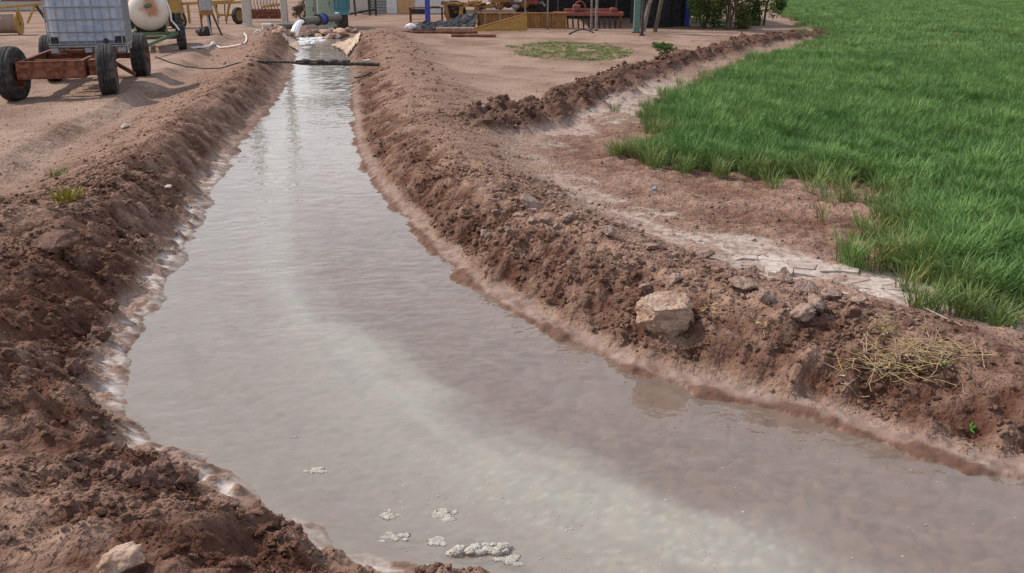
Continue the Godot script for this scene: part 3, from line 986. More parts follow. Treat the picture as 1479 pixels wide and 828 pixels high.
func build_wheat() -> void:
	var root := Node3D.new()
	root.name = "wheat_crop"
	add_child(root)
	tag(root, "dense young green wheat crop growing beside the ditch", "wheat", "", "stuff")
	var kinds := []
	for k in 3: kinds.append(tuft(200 + k, 24, 0.055, 0.30, 0.0080, 6, 0.70))
	for k in 3: kinds.append(tuft(210 + k, 46, 0.11, 0.28, 0.0090, 5, 0.70))
	for k in 3: kinds.append(tuft(220 + k, 84, 0.28, 0.24, 0.013, 4, 1.1))
	var xf := []
	var cc := []
	for k in 9: xf.append([]); cc.append([])
	var patch := FastNoiseLite.new(); patch.seed = 8; patch.frequency = 0.35; patch.fractal_octaves = 3
	var clump := FastNoiseLite.new(); clump.seed = 12; clump.frequency = 2.2; clump.fractal_octaves = 2
	# [d0, d1, step, first kind]
	for band in [[4.4, 10.5, 0.047, 0], [10.5, 22.0, 0.095, 3], [22.0, 75.0, 0.34, 6]]:
		var d: float = band[0]
		while d < band[1]:
			var x := maxf(0.8, 0.1 * d)
			var x1 := d * 0.66 + 2.0
			while x < x1:
				var px: float = x + rng.randf_range(-0.5, 0.5) * band[2]
				var pd: float = d + rng.randf_range(-0.5, 0.5) * band[2]
				x += band[2]
				var h := land(px, pd, true, false)
				var cn := clump.get_noise_2d(px, pd)
				if sf + cn * 0.75 - 0.05 < 0.0: continue
				var edge := smoothstep(0.0, 0.5, sf)
				if pd < 20.0 and patch.get_noise_2d(px * 0.55 + 40.0, pd * 2.1) < -0.38 and rng.randf() < 0.7: continue
				if rng.randf() > lerpf(0.45, 1.0, edge): continue
				var v := patch.get_noise_2d(px, pd)
				var s := (0.88 + 0.40 * cn + 0.22 * v) * lerpf(0.8, 1.0, edge) * rng.randf_range(0.85, 1.12)
				if v < -0.32 and pd < 16.0 and rng.randf() < 0.5: s *= 0.7
				var b := Basis.from_euler(Vector3(rng.randf_range(-0.12, 0.12), rng.randf() * TAU, rng.randf_range(-0.12, 0.12))).scaled(Vector3(1, 1, 1) * s)
				var c := Color(0.088, 0.198, 0.052).lerp(Color(0.160, 0.300, 0.085), clampf(0.5 + v * 0.9 + cn * 0.4, 0, 1)) * rng.randf_range(0.85, 1.15)
				c = c.lerp(Color(0.24, 0.21, 0.08), 0.6 * (1.0 - edge) * rng.randf() + (0.5 if rng.randf() < 0.03 else 0.0))
				c.a = 1.0
				var k: int = band[3] + rng.randi() % 3
				xf[k].append(Transform3D(b, Vector3(px, h - 0.01, -pd)))
				cc[k].append(c)
			d += band[2]
	var total := 0
	for k in 9:
		copies("wheat_tufts", kinds[k], M.wheat_leaf, xf[k], cc[k], root)
		total += xf[k].size()
	print("wheat tufts ", total)
	# low green weeds in the yard
	var weeds := Node3D.new()
	weeds.name = "yard_weeds"
	add_child(weeds)
	tag(weeds, "low patch of green weeds on the bare yard", "weeds", "", "stuff")
	var wt := tuft(240, 16, 0.11, 0.065, 0.014, 3, 1.3)
	var wx := []
	var wc := []
	var ring := line([[728, 62], [800, 58], [870, 60], [915, 68], [905, 78], [870, 85], [800, 84], [745, 76]], 0.14)
	for k in 4200:
		var p := Vector2(rng.randf_range(-1.0, 4.2), rng.randf_range(20.0, 30.0))
		if not Geometry2D.is_point_in_polygon(p, ring): continue
		if clump.get_noise_2d(p.x * 0.4, p.y * 0.3) < rng.randf_range(-0.6, 0.45): continue
		var h := land(p.x, p.y)
		wx.append(Transform3D(Basis.from_euler(Vector3(0, rng.randf() * TAU, 0)).scaled(Vector3.ONE * rng.randf_range(0.6, 1.3)), Vector3(p.x, h - 0.005, -p.y)))
		wc.append(Color(0.12, 0.20, 0.05).lerp(Color(0.22, 0.25, 0.09), rng.randf()))
	copies("weed_tufts", wt, M.wheat_leaf, wx, wc, weeds)

func grass_plant(called: String, px: float, py: float, guess: float, seed_: int, blades: int, tall: float, wide: float, col: Color, label: String, spread := 0.04, lean := 0.6) -> void:
	var p := hit(px, py)
	var m: StandardMaterial3D = M.wheat_leaf.duplicate()
	m.albedo_color = col.linear_to_srgb()
	var o := show_mesh(called, tuft(seed_, blades, spread, tall, wide, 4, lean), m)
	o.position = p - Vector3(0, 0.005, 0)
	tag(o, label, "plant")

func crown_mesh(seed_: int, rad: Vector3, leaves: int, size: float, c0: Color, c1: Color) -> ArrayMesh:
	var r := RandomNumberGenerator.new()
	r.seed = seed_
	var lobes := []
	for k in 14:
		var q := Vector3(r.randf_range(-1, 1), r.randf_range(-1, 1), r.randf_range(-1, 1)) * 0.75
		lobes.append([q, r.randf_range(0.22, 0.42), r.randf()])
	var st := nst()
	st.set_smooth_group(-1)
	for k in leaves:
		var lb: Array = lobes[r.randi() % lobes.size()]
		var dir := Vector3(r.randfn(), r.randfn(), r.randfn()).normalized()
		var p: Vector3 = (lb[0] + dir * lb[1] * pow(r.randf(), 0.4)) * rad
		var b := Basis.from_euler(Vector3(r.randf_range(-1.2, 1.2), r.randf() * TAU, r.randf_range(-1.2, 1.2)))
		var s := size * r.randf_range(0.6, 1.3)
		st.set_color(c0.lerp(c1, clampf(lb[2] * 0.6 + r.randf() * 0.5, 0, 1)))
		var a: Vector3 = p - b.x * s
		var e: Vector3 = p + b.x * s
		var u: Vector3 = p + b.z * s * 0.45 + b.y * s * 0.15
		var w: Vector3 = p - b.z * s * 0.45 + b.y * s * 0.15
		for q in [a, u, e, a, e, w]: st.add_vertex(q)
	st.generate_normals()
	return st.commit()

func tree(called: String, at: Vector3, height: float, rad: Vector3, seed_: int, leaves: int, size: float, c0: Color, c1: Color, trunks: int, label: String, group := "") -> void:
	var t := thing(called, label, "tree" if height > 2.2 else "shrub", at, 0.0, group)
	var r := RandomNumberGenerator.new()
	r.seed = seed_
	for k in trunks:
		var a := TAU * k / trunks + r.randf()
		var lean := Vector3(cos(a), 0, sin(a))
		var pts := []
		for j in 6:
			var f := j / 5.0
			pts.append(Vector3(0, -0.05, 0) + lean * (0.08 + 0.55 * rad.x * f * f) + Vector3(r.randf_range(-0.03, 0.03), height * 0.8 * f, r.randf_range(-0.03, 0.03)))
		var st := nst()
		tube(st, pts, 0.055 * height / 2.5, 7, 0.012)
		for j in 4:
			var st_at: Vector3 = pts[2 + j % 3]
			tube(st, [st_at, st_at + Vector3(r.randf_range(-0.4, 0.4), r.randf_range(0.15, 0.5), r.randf_range(-0.4, 0.4)) * rad.x], 0.018, 5, 0.005)
		part("trunk", st, M.bark, t)
	var c := show_mesh("crown", crown_mesh(seed_ + 1, rad, leaves, size, c0, c1), M.bush_leaf, t)
	c.position = Vector3(0, height - rad.y, 0)

func stalk(st: SurfaceTool, a: Vector3, dir: Vector3, len: float, r0: float, curl: float, r: RandomNumberGenerator) -> void:
	var pts := [a]
	var p := a
	var dd := dir.normalized()
	for k in 5:
		dd = (dd + Vector3(r.randf_range(-curl, curl), r.randf_range(-curl, curl) * 0.7, r.randf_range(-curl, curl))).normalized()
		p += dd * len / 5.0
		var fl := land(p.x, -p.z) + r0
		if p.y < fl: p.y = fl
		pts.append(p)
	tube(st, pts, r0, 5, r0 * 0.5)

func dry_heap(px: float, py: float, wide: float, deep: float, count: int, seed_: int, label: String, leaves := 20, tall := 0.10) -> void:
	var r := RandomNumberGenerator.new()
	r.seed = seed_
	var p := hit(px, py)
	var t := thing("dry_weed", label, "dry weed", Vector3.ZERO)
	for b in 3:
		var st := nst()
		for k in count / 3:
			var q := p + Vector3(r.randfn() * wide * 0.45, 0, r.randfn() * deep * 0.45)
			q.y = land(q.x, -q.z) + r.randf_range(0.003, tall * exp(-pow((q - p).length() / wide, 2.0)))
			var a := r.randf() * TAU
			stalk(st, q, Vector3(cos(a), r.randf_range(-0.25, 0.45), sin(a) * 0.7), r.randf_range(0.06, 0.24) * wide * 3.0, r.randf_range(0.0012, 0.0028), 0.35, r)
		part("stems", st, M.twig if b == 2 else M.straw, t)
	var lf := nst()
	lf.set_smooth_group(-1)
	for k in leaves:
		var q := p + Vector3(r.randfn() * wide * 0.4, 0, r.randfn() * deep * 0.4)
		q.y = land(q.x, -q.z) + r.randf_range(0.006, 0.035)
		var b := Basis.from_euler(Vector3(r.randf_range(-0.8, 0.8), r.randf() * TAU, r.randf_range(-0.8, 0.8)))
		var s := r.randf_range(0.008, 0.02)
		var quad: Array = [q - b.x * s, q + b.z * s * 0.6 + b.y * s * 0.4, q + b.x * s, q - b.z * s * 0.6 + b.y * s * 0.4]
		for z in [0, 1, 2, 0, 2, 3]: lf.add_vertex(quad[z])
	if leaves > 0: part("leaves", lf, M.straw, t)

# ------------------------------------------------------------------ wheels and vehicles
func wheel(parent: Node, at: Vector3, axis: Vector3, rad: float, wide: float, tyre_m: Material, rim_m: Material) -> void:
	var y := axis.normalized()
	var x := y.cross(Vector3.UP).normalized()
	var T := Transform3D(Basis(x, y, x.cross(y)), at)
	var st := nst()
	var hw := wide * 0.5
	var ri := rad * 0.56
	lathe(st, [[0.0, -hw * 0.2], [ri * 0.75, -hw * 0.2], [ri * 0.9, -hw * 0.85], [ri, -hw * 0.9], [ri + 0.012, -hw * 0.8], [ri + 0.012, hw * 0.8], [ri, hw * 0.9], [ri * 0.9, hw * 0.85], [ri * 0.78, hw * 0.15], [ri * 0.45, hw * 0.25], [0.0, hw * 0.25]], T, 28)
	var rim := part("wheel", st, rim_m, parent)
	var ty := nst()
	lathe(ty, [[ri, -hw * 0.75], [ri * 1.12, -hw * 0.97], [rad * 0.80, -hw], [rad * 0.93, -hw * 0.93], [rad * 0.985, -hw * 0.74], [rad * 0.985, -hw * 0.40], [rad * 0.965, -hw * 0.38], [rad * 0.965, -hw * 0.32], [rad, -hw * 0.30], [rad, -hw * 0.04], [rad * 0.975, -hw * 0.03], [rad * 0.975, hw * 0.03], [rad, hw * 0.04], [rad, hw * 0.30], [rad * 0.965, hw * 0.32], [rad * 0.965, hw * 0.38], [rad * 0.985, hw * 0.40], [rad * 0.985, hw * 0.74], [rad * 0.93, hw * 0.93], [rad * 0.80, hw], [ri * 1.12, hw * 0.97], [ri, hw * 0.75]], T, 40)
	part("tyre", ty, tyre_m, rim)
	var hb := nst()
	lathe(hb, [[0.0, -hw * 1.0], [rad * 0.12, -hw * 1.0], [rad * 0.13, hw * 0.8], [rad * 0.10, hw * 1.05], [0.0, hw * 1.05]], T, 14)
	for k in 6:
		var q := T * Vector3(cos(TAU * k / 6.0) * rad * 0.24, hw * 0.3, sin(TAU * k / 6.0) * rad * 0.24)
		tube(hb, [q - y * 0.015, q + y * 0.022], 0.016, 6)
	part("hub", hb, rim_m, rim)

func build_wagon() -> void:
	var base := Vector3(-7.21, 0, -14.68)
	base.y = 0.14
	var turn := 0.2486
	var t := thing("farm_wagon", "rusty four wheeled farm wagon with open box frame in the yard", "wagon", base, turn)
	var R := 0.42
	for w in [[-0.70, 0.03, 0.16], [0.70, 0.0, 0.10], [-0.68, -2.72, 0.0], [0.86, -2.72, 0.0]]:
		wheel(t, Vector3(w[0], R - 0.015, w[1]), Vector3(signf(w[0]), 0, 0).rotated(Vector3.UP, -w[2] if w[0] < 0 else w[2]), R, 0.27, M.rubber, M.rust)
	var ax := nst()
	beam(ax, Vector3(-0.62, R, 0), Vector3(0.62, R, 0), 0.09, 0.10)
	part("axle", ax, M.rust, t)
	var ax2 := nst()
	beam(ax2, Vector3(-0.60, R, -2.72), Vector3(0.78, R, -2.72), 0.09, 0.10)
	part("axle", ax2, M.rust, t)
	# front beam, a channel with flanges
	var f := nst()
	bx(f, Vector3(-0.06, 0.475, 0.34), Vector3(0.98, 0.24, 0.02))
	bx(f, Vector3(-0.06, 0.603, 0.32), Vector3(0.98, 0.014, 0.075))
	bx(f, Vector3(-0.06, 0.347, 0.32), Vector3(0.98, 0.014, 0.075))
	bx(f, Vector3(0.38, 0.475, 0.356), Vector3(0.05, 0.24, 0.012))
	part("front_beam", f, M.rust, t)
	for s in [-1, 1]:
		var rl := nst()
		var xx: float = -0.06 + s * 0.478
		bx(rl, Vector3(xx, 0.475, -1.42), Vector3(0.02, 0.25, 3.46))
		bx(rl, Vector3(xx - s * 0.028, 0.603, -1.42), Vector3(0.06, 0.014, 3.46))
		bx(rl, Vector3(xx - s * 0.028, 0.347, -1.42), Vector3(0.06, 0.014, 3.46))
		part("side_rail", rl, M.rust, t)
	for z in [-0.55, -1.75, -2.5, -3.1]:
		var cb := nst()
		bx(cb, Vector3(-0.06, 0.50, z), Vector3(0.93, 0.12, 0.07))
		part("cross_member", cb, M.rust, t)
	var kb := nst()
	bx(kb, Vector3(0.56, 0.49, 0.12), Vector3(0.16, 0.24, 0.30))
	beam(kb, Vector3(0.50, 0.40, -0.2), Vector3(0.50, 0.56, -1.3), 0.05, 0.10)
	part("bracket", kb, M.rust, t)
	var br := nst()
	beam(br, Vector3(0.44, 0.42, -1.9), Vector3(0.9, 0.20, -1.45), 0.05, 0.06)
	beam(br, Vector3(0.45, 0.44, -2.65), Vector3(0.45, 0.42, -1.9), 0.05, 0.09)
	part("brake_arm", br, M.rust, t)
	var bo := nst()
	bx(bo, Vector3(-0.04, 0.642, -2.72), Vector3(1.32, 0.06, 0.12))
	part("bolster", bo, M.rust, t)
	# caged tank standing on the wagon
	var ob := t.transform * Vector3(0.27, 0.612, -1.50)
	var o := thing("caged_water_tank", "translucent bluish plastic tank in a grey wire cage standing on the wagon", "water tank", ob, turn + 0.02)
	var w := 0.60
	var dp := 0.50
	var H := 1.02
	for z in [-0.42, 0.0, 0.42]:
		for x in [-0.52, 0.0, 0.52]:
			var ft := nst()
			bx(ft, Vector3(x, 0.05, z), Vector3(0.12, 0.10, 0.12), Basis(), 0.012)
			part("foot", ft, M.galvanized, o)
	var pal := nst()
	bx(pal, Vector3(0, 0.115, 0), Vector3(1.2, 0.03, 1.0))
	part("pallet", pal, M.galvanized, o)
	for s in [[-1, -1], [-1, 1], [1, -1], [1, 1]]:
		var cg := nst()
		bx(cg, Vector3(s[0] * 0.52, 0.20, s[1] * 0.425), Vector3(0.155, 0.14, 0.135), Basis(), 0.02)
		part("corner_guard", cg, M.black_plastic, o)
	var tk := nst()
	bx(tk, Vector3(0, 0.13 + 0.48, 0), Vector3(1.14, 0.96, 0.94), Basis(), 0.07)
	for k in 6:
		for s in [-1, 1]:
			bx(tk, Vector3(-0.46 + k * 0.184, 0.64, s * 0.472), Vector3(0.105, 0.74, 0.02), Basis(), 0.008)
	part("tank", tk, M.plastic, o)
	for k in 6:
		var y := 0.15 + k * 0.20
		var hp := nst()
		var q := [Vector3(-w, y, dp), Vector3(w, y, dp), Vector3(w, y, -dp), Vector3(-w, y, -dp), Vector3(-w, y, dp)]
		for e in 4: tube(hp, [q[e], q[e + 1]], 0.0105, 6)
		part("cage_hoop", hp, M.galvanized, o)
	for k in 9:
		for s in [-1, 1]:
			var vb := nst()
			var x := -0.56 + k * 0.14
			tube(vb, [Vector3(x, 0.14, s * (dp + 0.012)), Vector3(x, 1.17, s * (dp + 0.012))], 0.009, 6)
			part("cage_bar", vb, M.galvanized, o)
	for k in 7:
		for s in [-1, 1]:
			var vb := nst()
			var z := -0.42 + k * 0.14
			tube(vb, [Vector3(s * (w + 0.012), 0.14, z), Vector3(s * (w + 0.012), 1.17, z)], 0.009, 6)
			part("cage_bar", vb, M.galvanized, o)
	var vl := nst()
	tube(vl, [Vector3(0.30, 0.20, dp - 0.06), Vector3(0.30, 0.20, dp + 0.05)], 0.04, 12)
	part("valve", vl, M.black_plastic, o)

func build_tank_trailer() -> void:
	var base := P(221, 76, 0.14)
	base = Vector3(-8.97, 0.14, -23.2)
	var t := thing("tank_trailer", "green framed trailer carrying a round white tank with rust stains", "trailer", base, 0.36)
	for s in [-1, 1]:
		wheel(t, Vector3(s * 0.70, 0.32, -0.1), Vector3(s, 0, 0), 0.335, 0.20, M.rubber, M.dark_iron)
	for s in [-1, 1]:
		wheel(t, Vector3(s * 0.70, 0.32, -2.0), Vector3(s, 0, 0), 0.335, 0.20, M.rubber, M.dark_iron)
	for z in [-0.1, -2.0]:
		var ax := nst()
		beam(ax, Vector3(-0.62, 0.33, z), Vector3(0.62, 0.33, z), 0.07, 0.07)
		part("axle", ax, M.green_paint, t)
	for s in [-1, 1]:
		var rl := nst()
		beam(rl, Vector3(s * 0.36, 0.50, 0.45), Vector3(s * 0.36, 0.50, -2.4), 0.06, 0.10)
		part("side_rail", rl, M.green_paint, t)
		var db := nst()
		beam(db, Vector3(s * 0.55, 0.44, 0.3), Vector3(-0.25 + s * 0.05, 0.25, 1.7), 0.05, 0.07)
		part("drawbar", db, M.green_paint, t)
	var cb := nst()
	beam(cb, Vector3(-0.55, 0.45, 0.3), Vector3(0.62, 0.45, 0.3), 0.06, 0.08)
	part("cross_member", cb, M.green_paint, t)
	for z in [-0.25, -1.9]:
		var sd := nst()
		bx(sd, Vector3(0, 0.56, z), Vector3(0.72, 0.18, 0.22))
		part("saddle", sd, M.dark_iron, t)
	# tank with domed ends and a rusty stain round the filler on its near end
	var T := Transform3D(Basis(Vector3(1, 0, 0), Vector3(0, 0, 1), Vector3(0, -1, 0)), Vector3(0, 0.99, -1.1))
	var prof_ := []
	for k in 9: prof_.append([0.475 * sin(k / 8.0 * PI / 2), -1.15 - 0.30 * cos(k / 8.0 * PI / 2)])
	for k in 9: prof_.append([0.475 * cos(k / 8.0 * PI / 2), 1.15 + 0.30 * sin(k / 8.0 * PI / 2)])
	var tk := nst()
	var img_n := FastNoiseLite.new(); img_n.seed = 4; img_n.frequency = 3.0; img_n.fractal_octaves = 4
	lathe(tk, prof_, T, 48)
	tk.generate_normals()
	var arrs := tk.commit_to_arrays()
	var cols := PackedColorArray()
	for v in arrs[Mesh.ARRAY_VERTEX]:
		var c := Color(0.66, 0.60, 0.52)
		var n := img_n.get_noise_3dv(v)
		var q := Vector2(v.x - 0.03, v.y - 1.12).length() + n * 0.16
		if v.z > -0.1:
			c = c.lerp(Color(0.36, 0.13, 0.05), (1.0 - smoothstep(0.14, 0.30, q)) * 0.9)
			c = c.lerp(Color(0.42, 0.20, 0.09), (1.0 - smoothstep(0.0, 0.07, absf(v.x - 0.10 + n * 0.05))) * smoothstep(0.77, 0.97, v.y) * 0.6)
		c = c.lerp(Color(0.50, 0.40, 0.31), clampf(n * 0.9, 0, 0.6))
		cols.append(c)
	arrs[Mesh.ARRAY_COLOR] = cols
	var mesh := ArrayMesh.new()
	mesh.add_surface_from_arrays(Mesh.PRIMITIVE_TRIANGLES, arrs)
	show_mesh("tank", mesh, M.painted, t)
	var fl := nst()
	blob_into(fl, Vector3(-0.03, 1.11, 0.325), Vector3(0.07, 0.05, 0.05), 7, 2, 0.5)
	tube(fl, [Vector3(0.05, 1.12, 0.25), Vector3(0.05, 1.12, 0.36)], 0.05, 10)
	part("filler", fl, M.green_paint, t)
	var hs := nst()
	tube(hs, [Vector3(0.42, 1.25, 0.1), Vector3(0.50, 0.98, 0.15), Vector3(0.50, 0.76, 0.16), Vector3(0.60, 0.62, 0.18), Vector3(0.66, 0.52, 0.2)], 0.022, 8)
	part("hose", hs, M.white_plastic, t)

# ------------------------------------------------------------------ the pump and its pipes
func ground_at(x: float, d: float) -> float:
	return land(x, d)

func build_pump() -> void:
	var pb := Vector3(-5.9, 0.10, -32.6)
	var t := thing("irrigation_pump", "teal vertical irrigation pump motor standing at the ditch head", "pump", pb)
	var st := nst()
	lathe(st, [[0.0, 0.0], [0.34, 0.0], [0.34, 0.06], [0.20, 0.07], [0.20, 0.50], [0.0, 0.50]], Transform3D.IDENTITY, 24)
	for k in 8: tube(st, [Vector3(cos(TAU * k / 8) * 0.28, 0.05, sin(TAU * k / 8) * 0.28), Vector3(cos(TAU * k / 8) * 0.28, 0.11, sin(TAU * k / 8) * 0.28)], 0.02, 6)
	part("base", st, M.dark_iron, t)
	var m := nst()
	lathe(m, [[0.0, 0.50], [0.28, 0.50], [0.28, 0.56], [0.24, 0.60], [0.255, 0.66], [0.255, 1.5], [0.27, 1.52], [0.27, 1.62], [0.20, 1.72], [0.0, 1.74]], Transform3D.IDENTITY, 28)
	part("motor", m, M.teal, t)
	for k in 10:
		var fn := nst()
		var a := TAU * k / 10
		bx(fn, Vector3(cos(a) * 0.27, 1.08, sin(a) * 0.27), Vector3(0.04, 0.8, 0.02), Basis(Vector3.UP, -a))
		part("cooling_fin", fn, M.teal, t)
	# delivery pipe
	var a := Vector3(-5.95, 0.52, -32.3)
	var b := PD(437, 31, 30.2)
	var p := thing("delivery_pipe", "grey steel pipe with blue coupling pouring water into the ditch", "pipe", Vector3.ZERO)
	var dir := (b - a).normalized()
	var s1 := nst()
	tube(s1, [a, a.lerp(b, 0.45)], 0.115, 18)
	part("pipe_section", s1, M.pipe_grey, p)
	var cp := nst()
	tube(cp, [a.lerp(b, 0.45), a.lerp(b, 0.60)], 0.15, 20)
	part("coupling", cp, M.blue, p)
	for f in [0.44, 0.605]:
		var fl := nst()
		tube(fl, [a.lerp(b, f) - dir * 0.02, a.lerp(b, f) + dir * 0.02], 0.185, 20)
		part("flange", fl, M.dark_iron, p)
	var T := Transform3D(Basis(dir.cross(Vector3.UP).normalized(), dir, dir.cross(dir.cross(Vector3.UP).normalized()) * -1.0), a.lerp(b, 0.60))
	var L := (b - a).length() * 0.40
	var mo := nst()
	tube(mo, [a.lerp(b, 0.60), b - dir * 0.01], 0.122, 20)
	part("pipe_section", mo, M.pipe_grey, p)
	var mh := nst()
	tube(mh, [b - dir * 0.008, b + dir * 0.004], 0.10, 18)
	part("mouth", mh, M.black_plastic, p)
	# the jet
	var jt := nst()
	var pts := []
	for k in 9:
		var f := k / 8.0
		pts.append(b + dir * (0.30 * f + 0.06) + Vector3(-0.10, 0, 0.2) * f + Vector3(0, -(b.y - 0.0) * f * f - 0.0, 0))
	for k in 7:
		var off := Vector3(cos(k * 0.9), 0, sin(k * 0.9)) * 0.055
		var q := []
		for z in pts.size(): q.append(pts[z] + off * (0.7 + z * 0.12))
		tube(jt, q, 0.06, 10, 0.055)
	var j := part("water_jet", jt, M.jet)
	tag(j, "white jet of water falling from the pipe mouth", "water")
	var fo := nst()
	var land_at: Vector3 = pts[8]
	for k in 190:
		var far := absf(rng.randfn())
		blob_into(fo, Vector3(land_at.x + rng.randfn() * 0.38 + far * 0.2, 0.0, land_at.z + far * 1.2 - 0.3), Vector3(rng.randf_range(0.04, 0.16), rng.randf_range(0.008, 0.05) / (0.6 + far), rng.randf_range(0.05, 0.2)), 300 + k, 1, 0.6)
	tag(part("splash_foam", fo, M.jet), "frothy white splash where the jet lands", "foam")
	# second pipe lying behind with a white cap
	var p2 := thing("capped_pipe", "old brownish pipe lying on the ground with a white end cap", "pipe", Vector3.ZERO)
	var c0 := PD(386, 39, 31.2)
	var c1 := PD(432, 37, 31.6)
	var s2 := nst()
	tube(s2, [c0, c1], 0.10, 14)
	part("pipe_section", s2, M.pipe_grey, p2)
	var s3 := nst()
	tube(s3, [c0 - (c1 - c0).normalized() * 0.16, c0 + (c1 - c0).normalized() * 0.12], 0.125, 16)
	part("end_cap", s3, M.concrete, p2)
	var sup := nst()
	bx(sup, Vector3(c0.x + 0.4, c0.y * 0.5 - 0.01, c0.z), Vector3(0.25, maxf(c0.y - 0.1, 0.1), 0.2))
	part("support_block", sup, M.concrete, p2)
	# stones round the outlet
	var spots := [[398, 46, 0.16], [405, 43, 0.15], [412, 47, 0.18], [421, 47, 0.14], [443, 50, 0.2], [452, 47, 0.2], [461, 51, 0.17], [470, 47, 0.22], [480, 45, 0.2], [488, 46, 0.22], [477, 54, 0.22], [487, 52, 0.18], [495, 47, 0.25], [505, 44, 0.2], [512, 45, 0.18], [458, 45, 0.14], [467, 54, 0.12]]
	for k in spots.size():
		var s: Array = spots[k]
		lay("outlet_stone", rock(400 + k, 2, 0.3, 7, Vector3.ONE, 0.5), [M.tan_stone, M.stone, M.pale_clod][k % 3], s[0], s[1] + 3, 0.15, Vector3(s[2], s[2] * 0.5, s[2] * 0.8), Vector3(0, k * 1.3, 0.2), ["rough tan stone", "reddish brown stone", "dusty grey brown stone"][k % 3] + " heaped round the pipe outlet", "stone", 0.2, ["tan", "brown", "grey"][k % 3] + " stones round the outlet")
	# draped sheets lining the head of the ditch
	sheet("lining_sheet", [[478, 58], [500, 54], [521, 49], [519, 57], [509, 65], [500, 74], [495, 66]], 0.16, "orange beige plastic sheet lining the ditch bank beside the pump", 11)
	sheet("lining_sheet", [[396, 48], [412, 50], [429, 54], [430, 63], [420, 62], [408, 55]], 0.2, "pale wet sheet lining the ditch bank below the capped pipe", 12)
	# electric cabinets
	for q in [[451, 0.34, 1.3, 33.6, M.pale_green, "narrow pale green electric cabinet with dark side beside the pump"], [472, 0.52, 1.7, 33.4, M.pale_green, "wide pale green electric cabinet next to the teal pump"], [486, 0.22, 1.5, 33.9, M.teal, "slim teal control box between cabinet and pump"]]:
		var x := PD(q[0], 35, q[3]).x
		var cab := thing("electric_cabinet", q[5], "cabinet", Vector3(x, 0.11, -q[3]))
		var bd := nst()
		bx(bd, Vector3(0, q[2] * 0.5 + 0.1, 0), Vector3(q[1], q[2], 0.35), Basis(), 0.012)
		part("body", bd, q[4], cab)
		var dr := nst()
		bx(dr, Vector3(0.0, q[2] * 0.5 + 0.1, 0.18), Vector3(q[1] - 0.06, q[2] - 0.08, 0.014))
		var door := part("door", dr, q[4], cab)
		var hn := nst()
		bx(hn, Vector3(q[1] * 0.32, q[2] * 0.5, 0.20), Vector3(0.025, 0.14, 0.03))
		part("handle", hn, M.dark_iron, door)
		var pl := nst()
		bx(pl, Vector3(0, 0.05, 0), Vector3(q[1] + 0.06, 0.12, 0.4))
		part("plinth", pl, M.concrete, cab)

func sheet(called: String, outline: Array, guess: float, label: String, seed_: int) -> void:
	var pl := line(outline, guess)
	var lo := pl[0]
	var hi := pl[0]
	for p in pl: lo = lo.min(p); hi = hi.max(p)
	var no := FastNoiseLite.new(); no.seed = seed_; no.frequency = 1.6; no.fractal_octaves = 3
	var st := nst()
	st.set_smooth_group(0)
	var s := 0.035
	var hf := func(x, d): return maxf(land(x, d), 0.0) + 0.03 + no.get_noise_2d(x, d) * 0.05 + absf(no.get_noise_2d(x * 3.0, d * 1.6)) * 0.08
	var x := lo.x
	while x < hi.x:
		var d := lo.y
		while d < hi.y:
			if Geometry2D.is_point_in_polygon(Vector2(x + s * 0.5, d + s * 0.5), pl):
				var q := []
				for o in [[0, 0], [1, 0], [1, 1], [0, 1]]:
					q.append(Vector3(x + o[0] * s, hf.call(x + o[0] * s, d + o[1] * s), -(d + o[1] * s)))
				for z in [0, 2, 1, 0, 3, 2]: st.add_vertex(q[z])
				for z in [0, 1, 2, 0, 2, 3]: st.add_vertex(q[z] - Vector3(0, 0.008, 0))
			d += s
		x += s
	tag(part(called, st, M.tarp), label, "sheet")

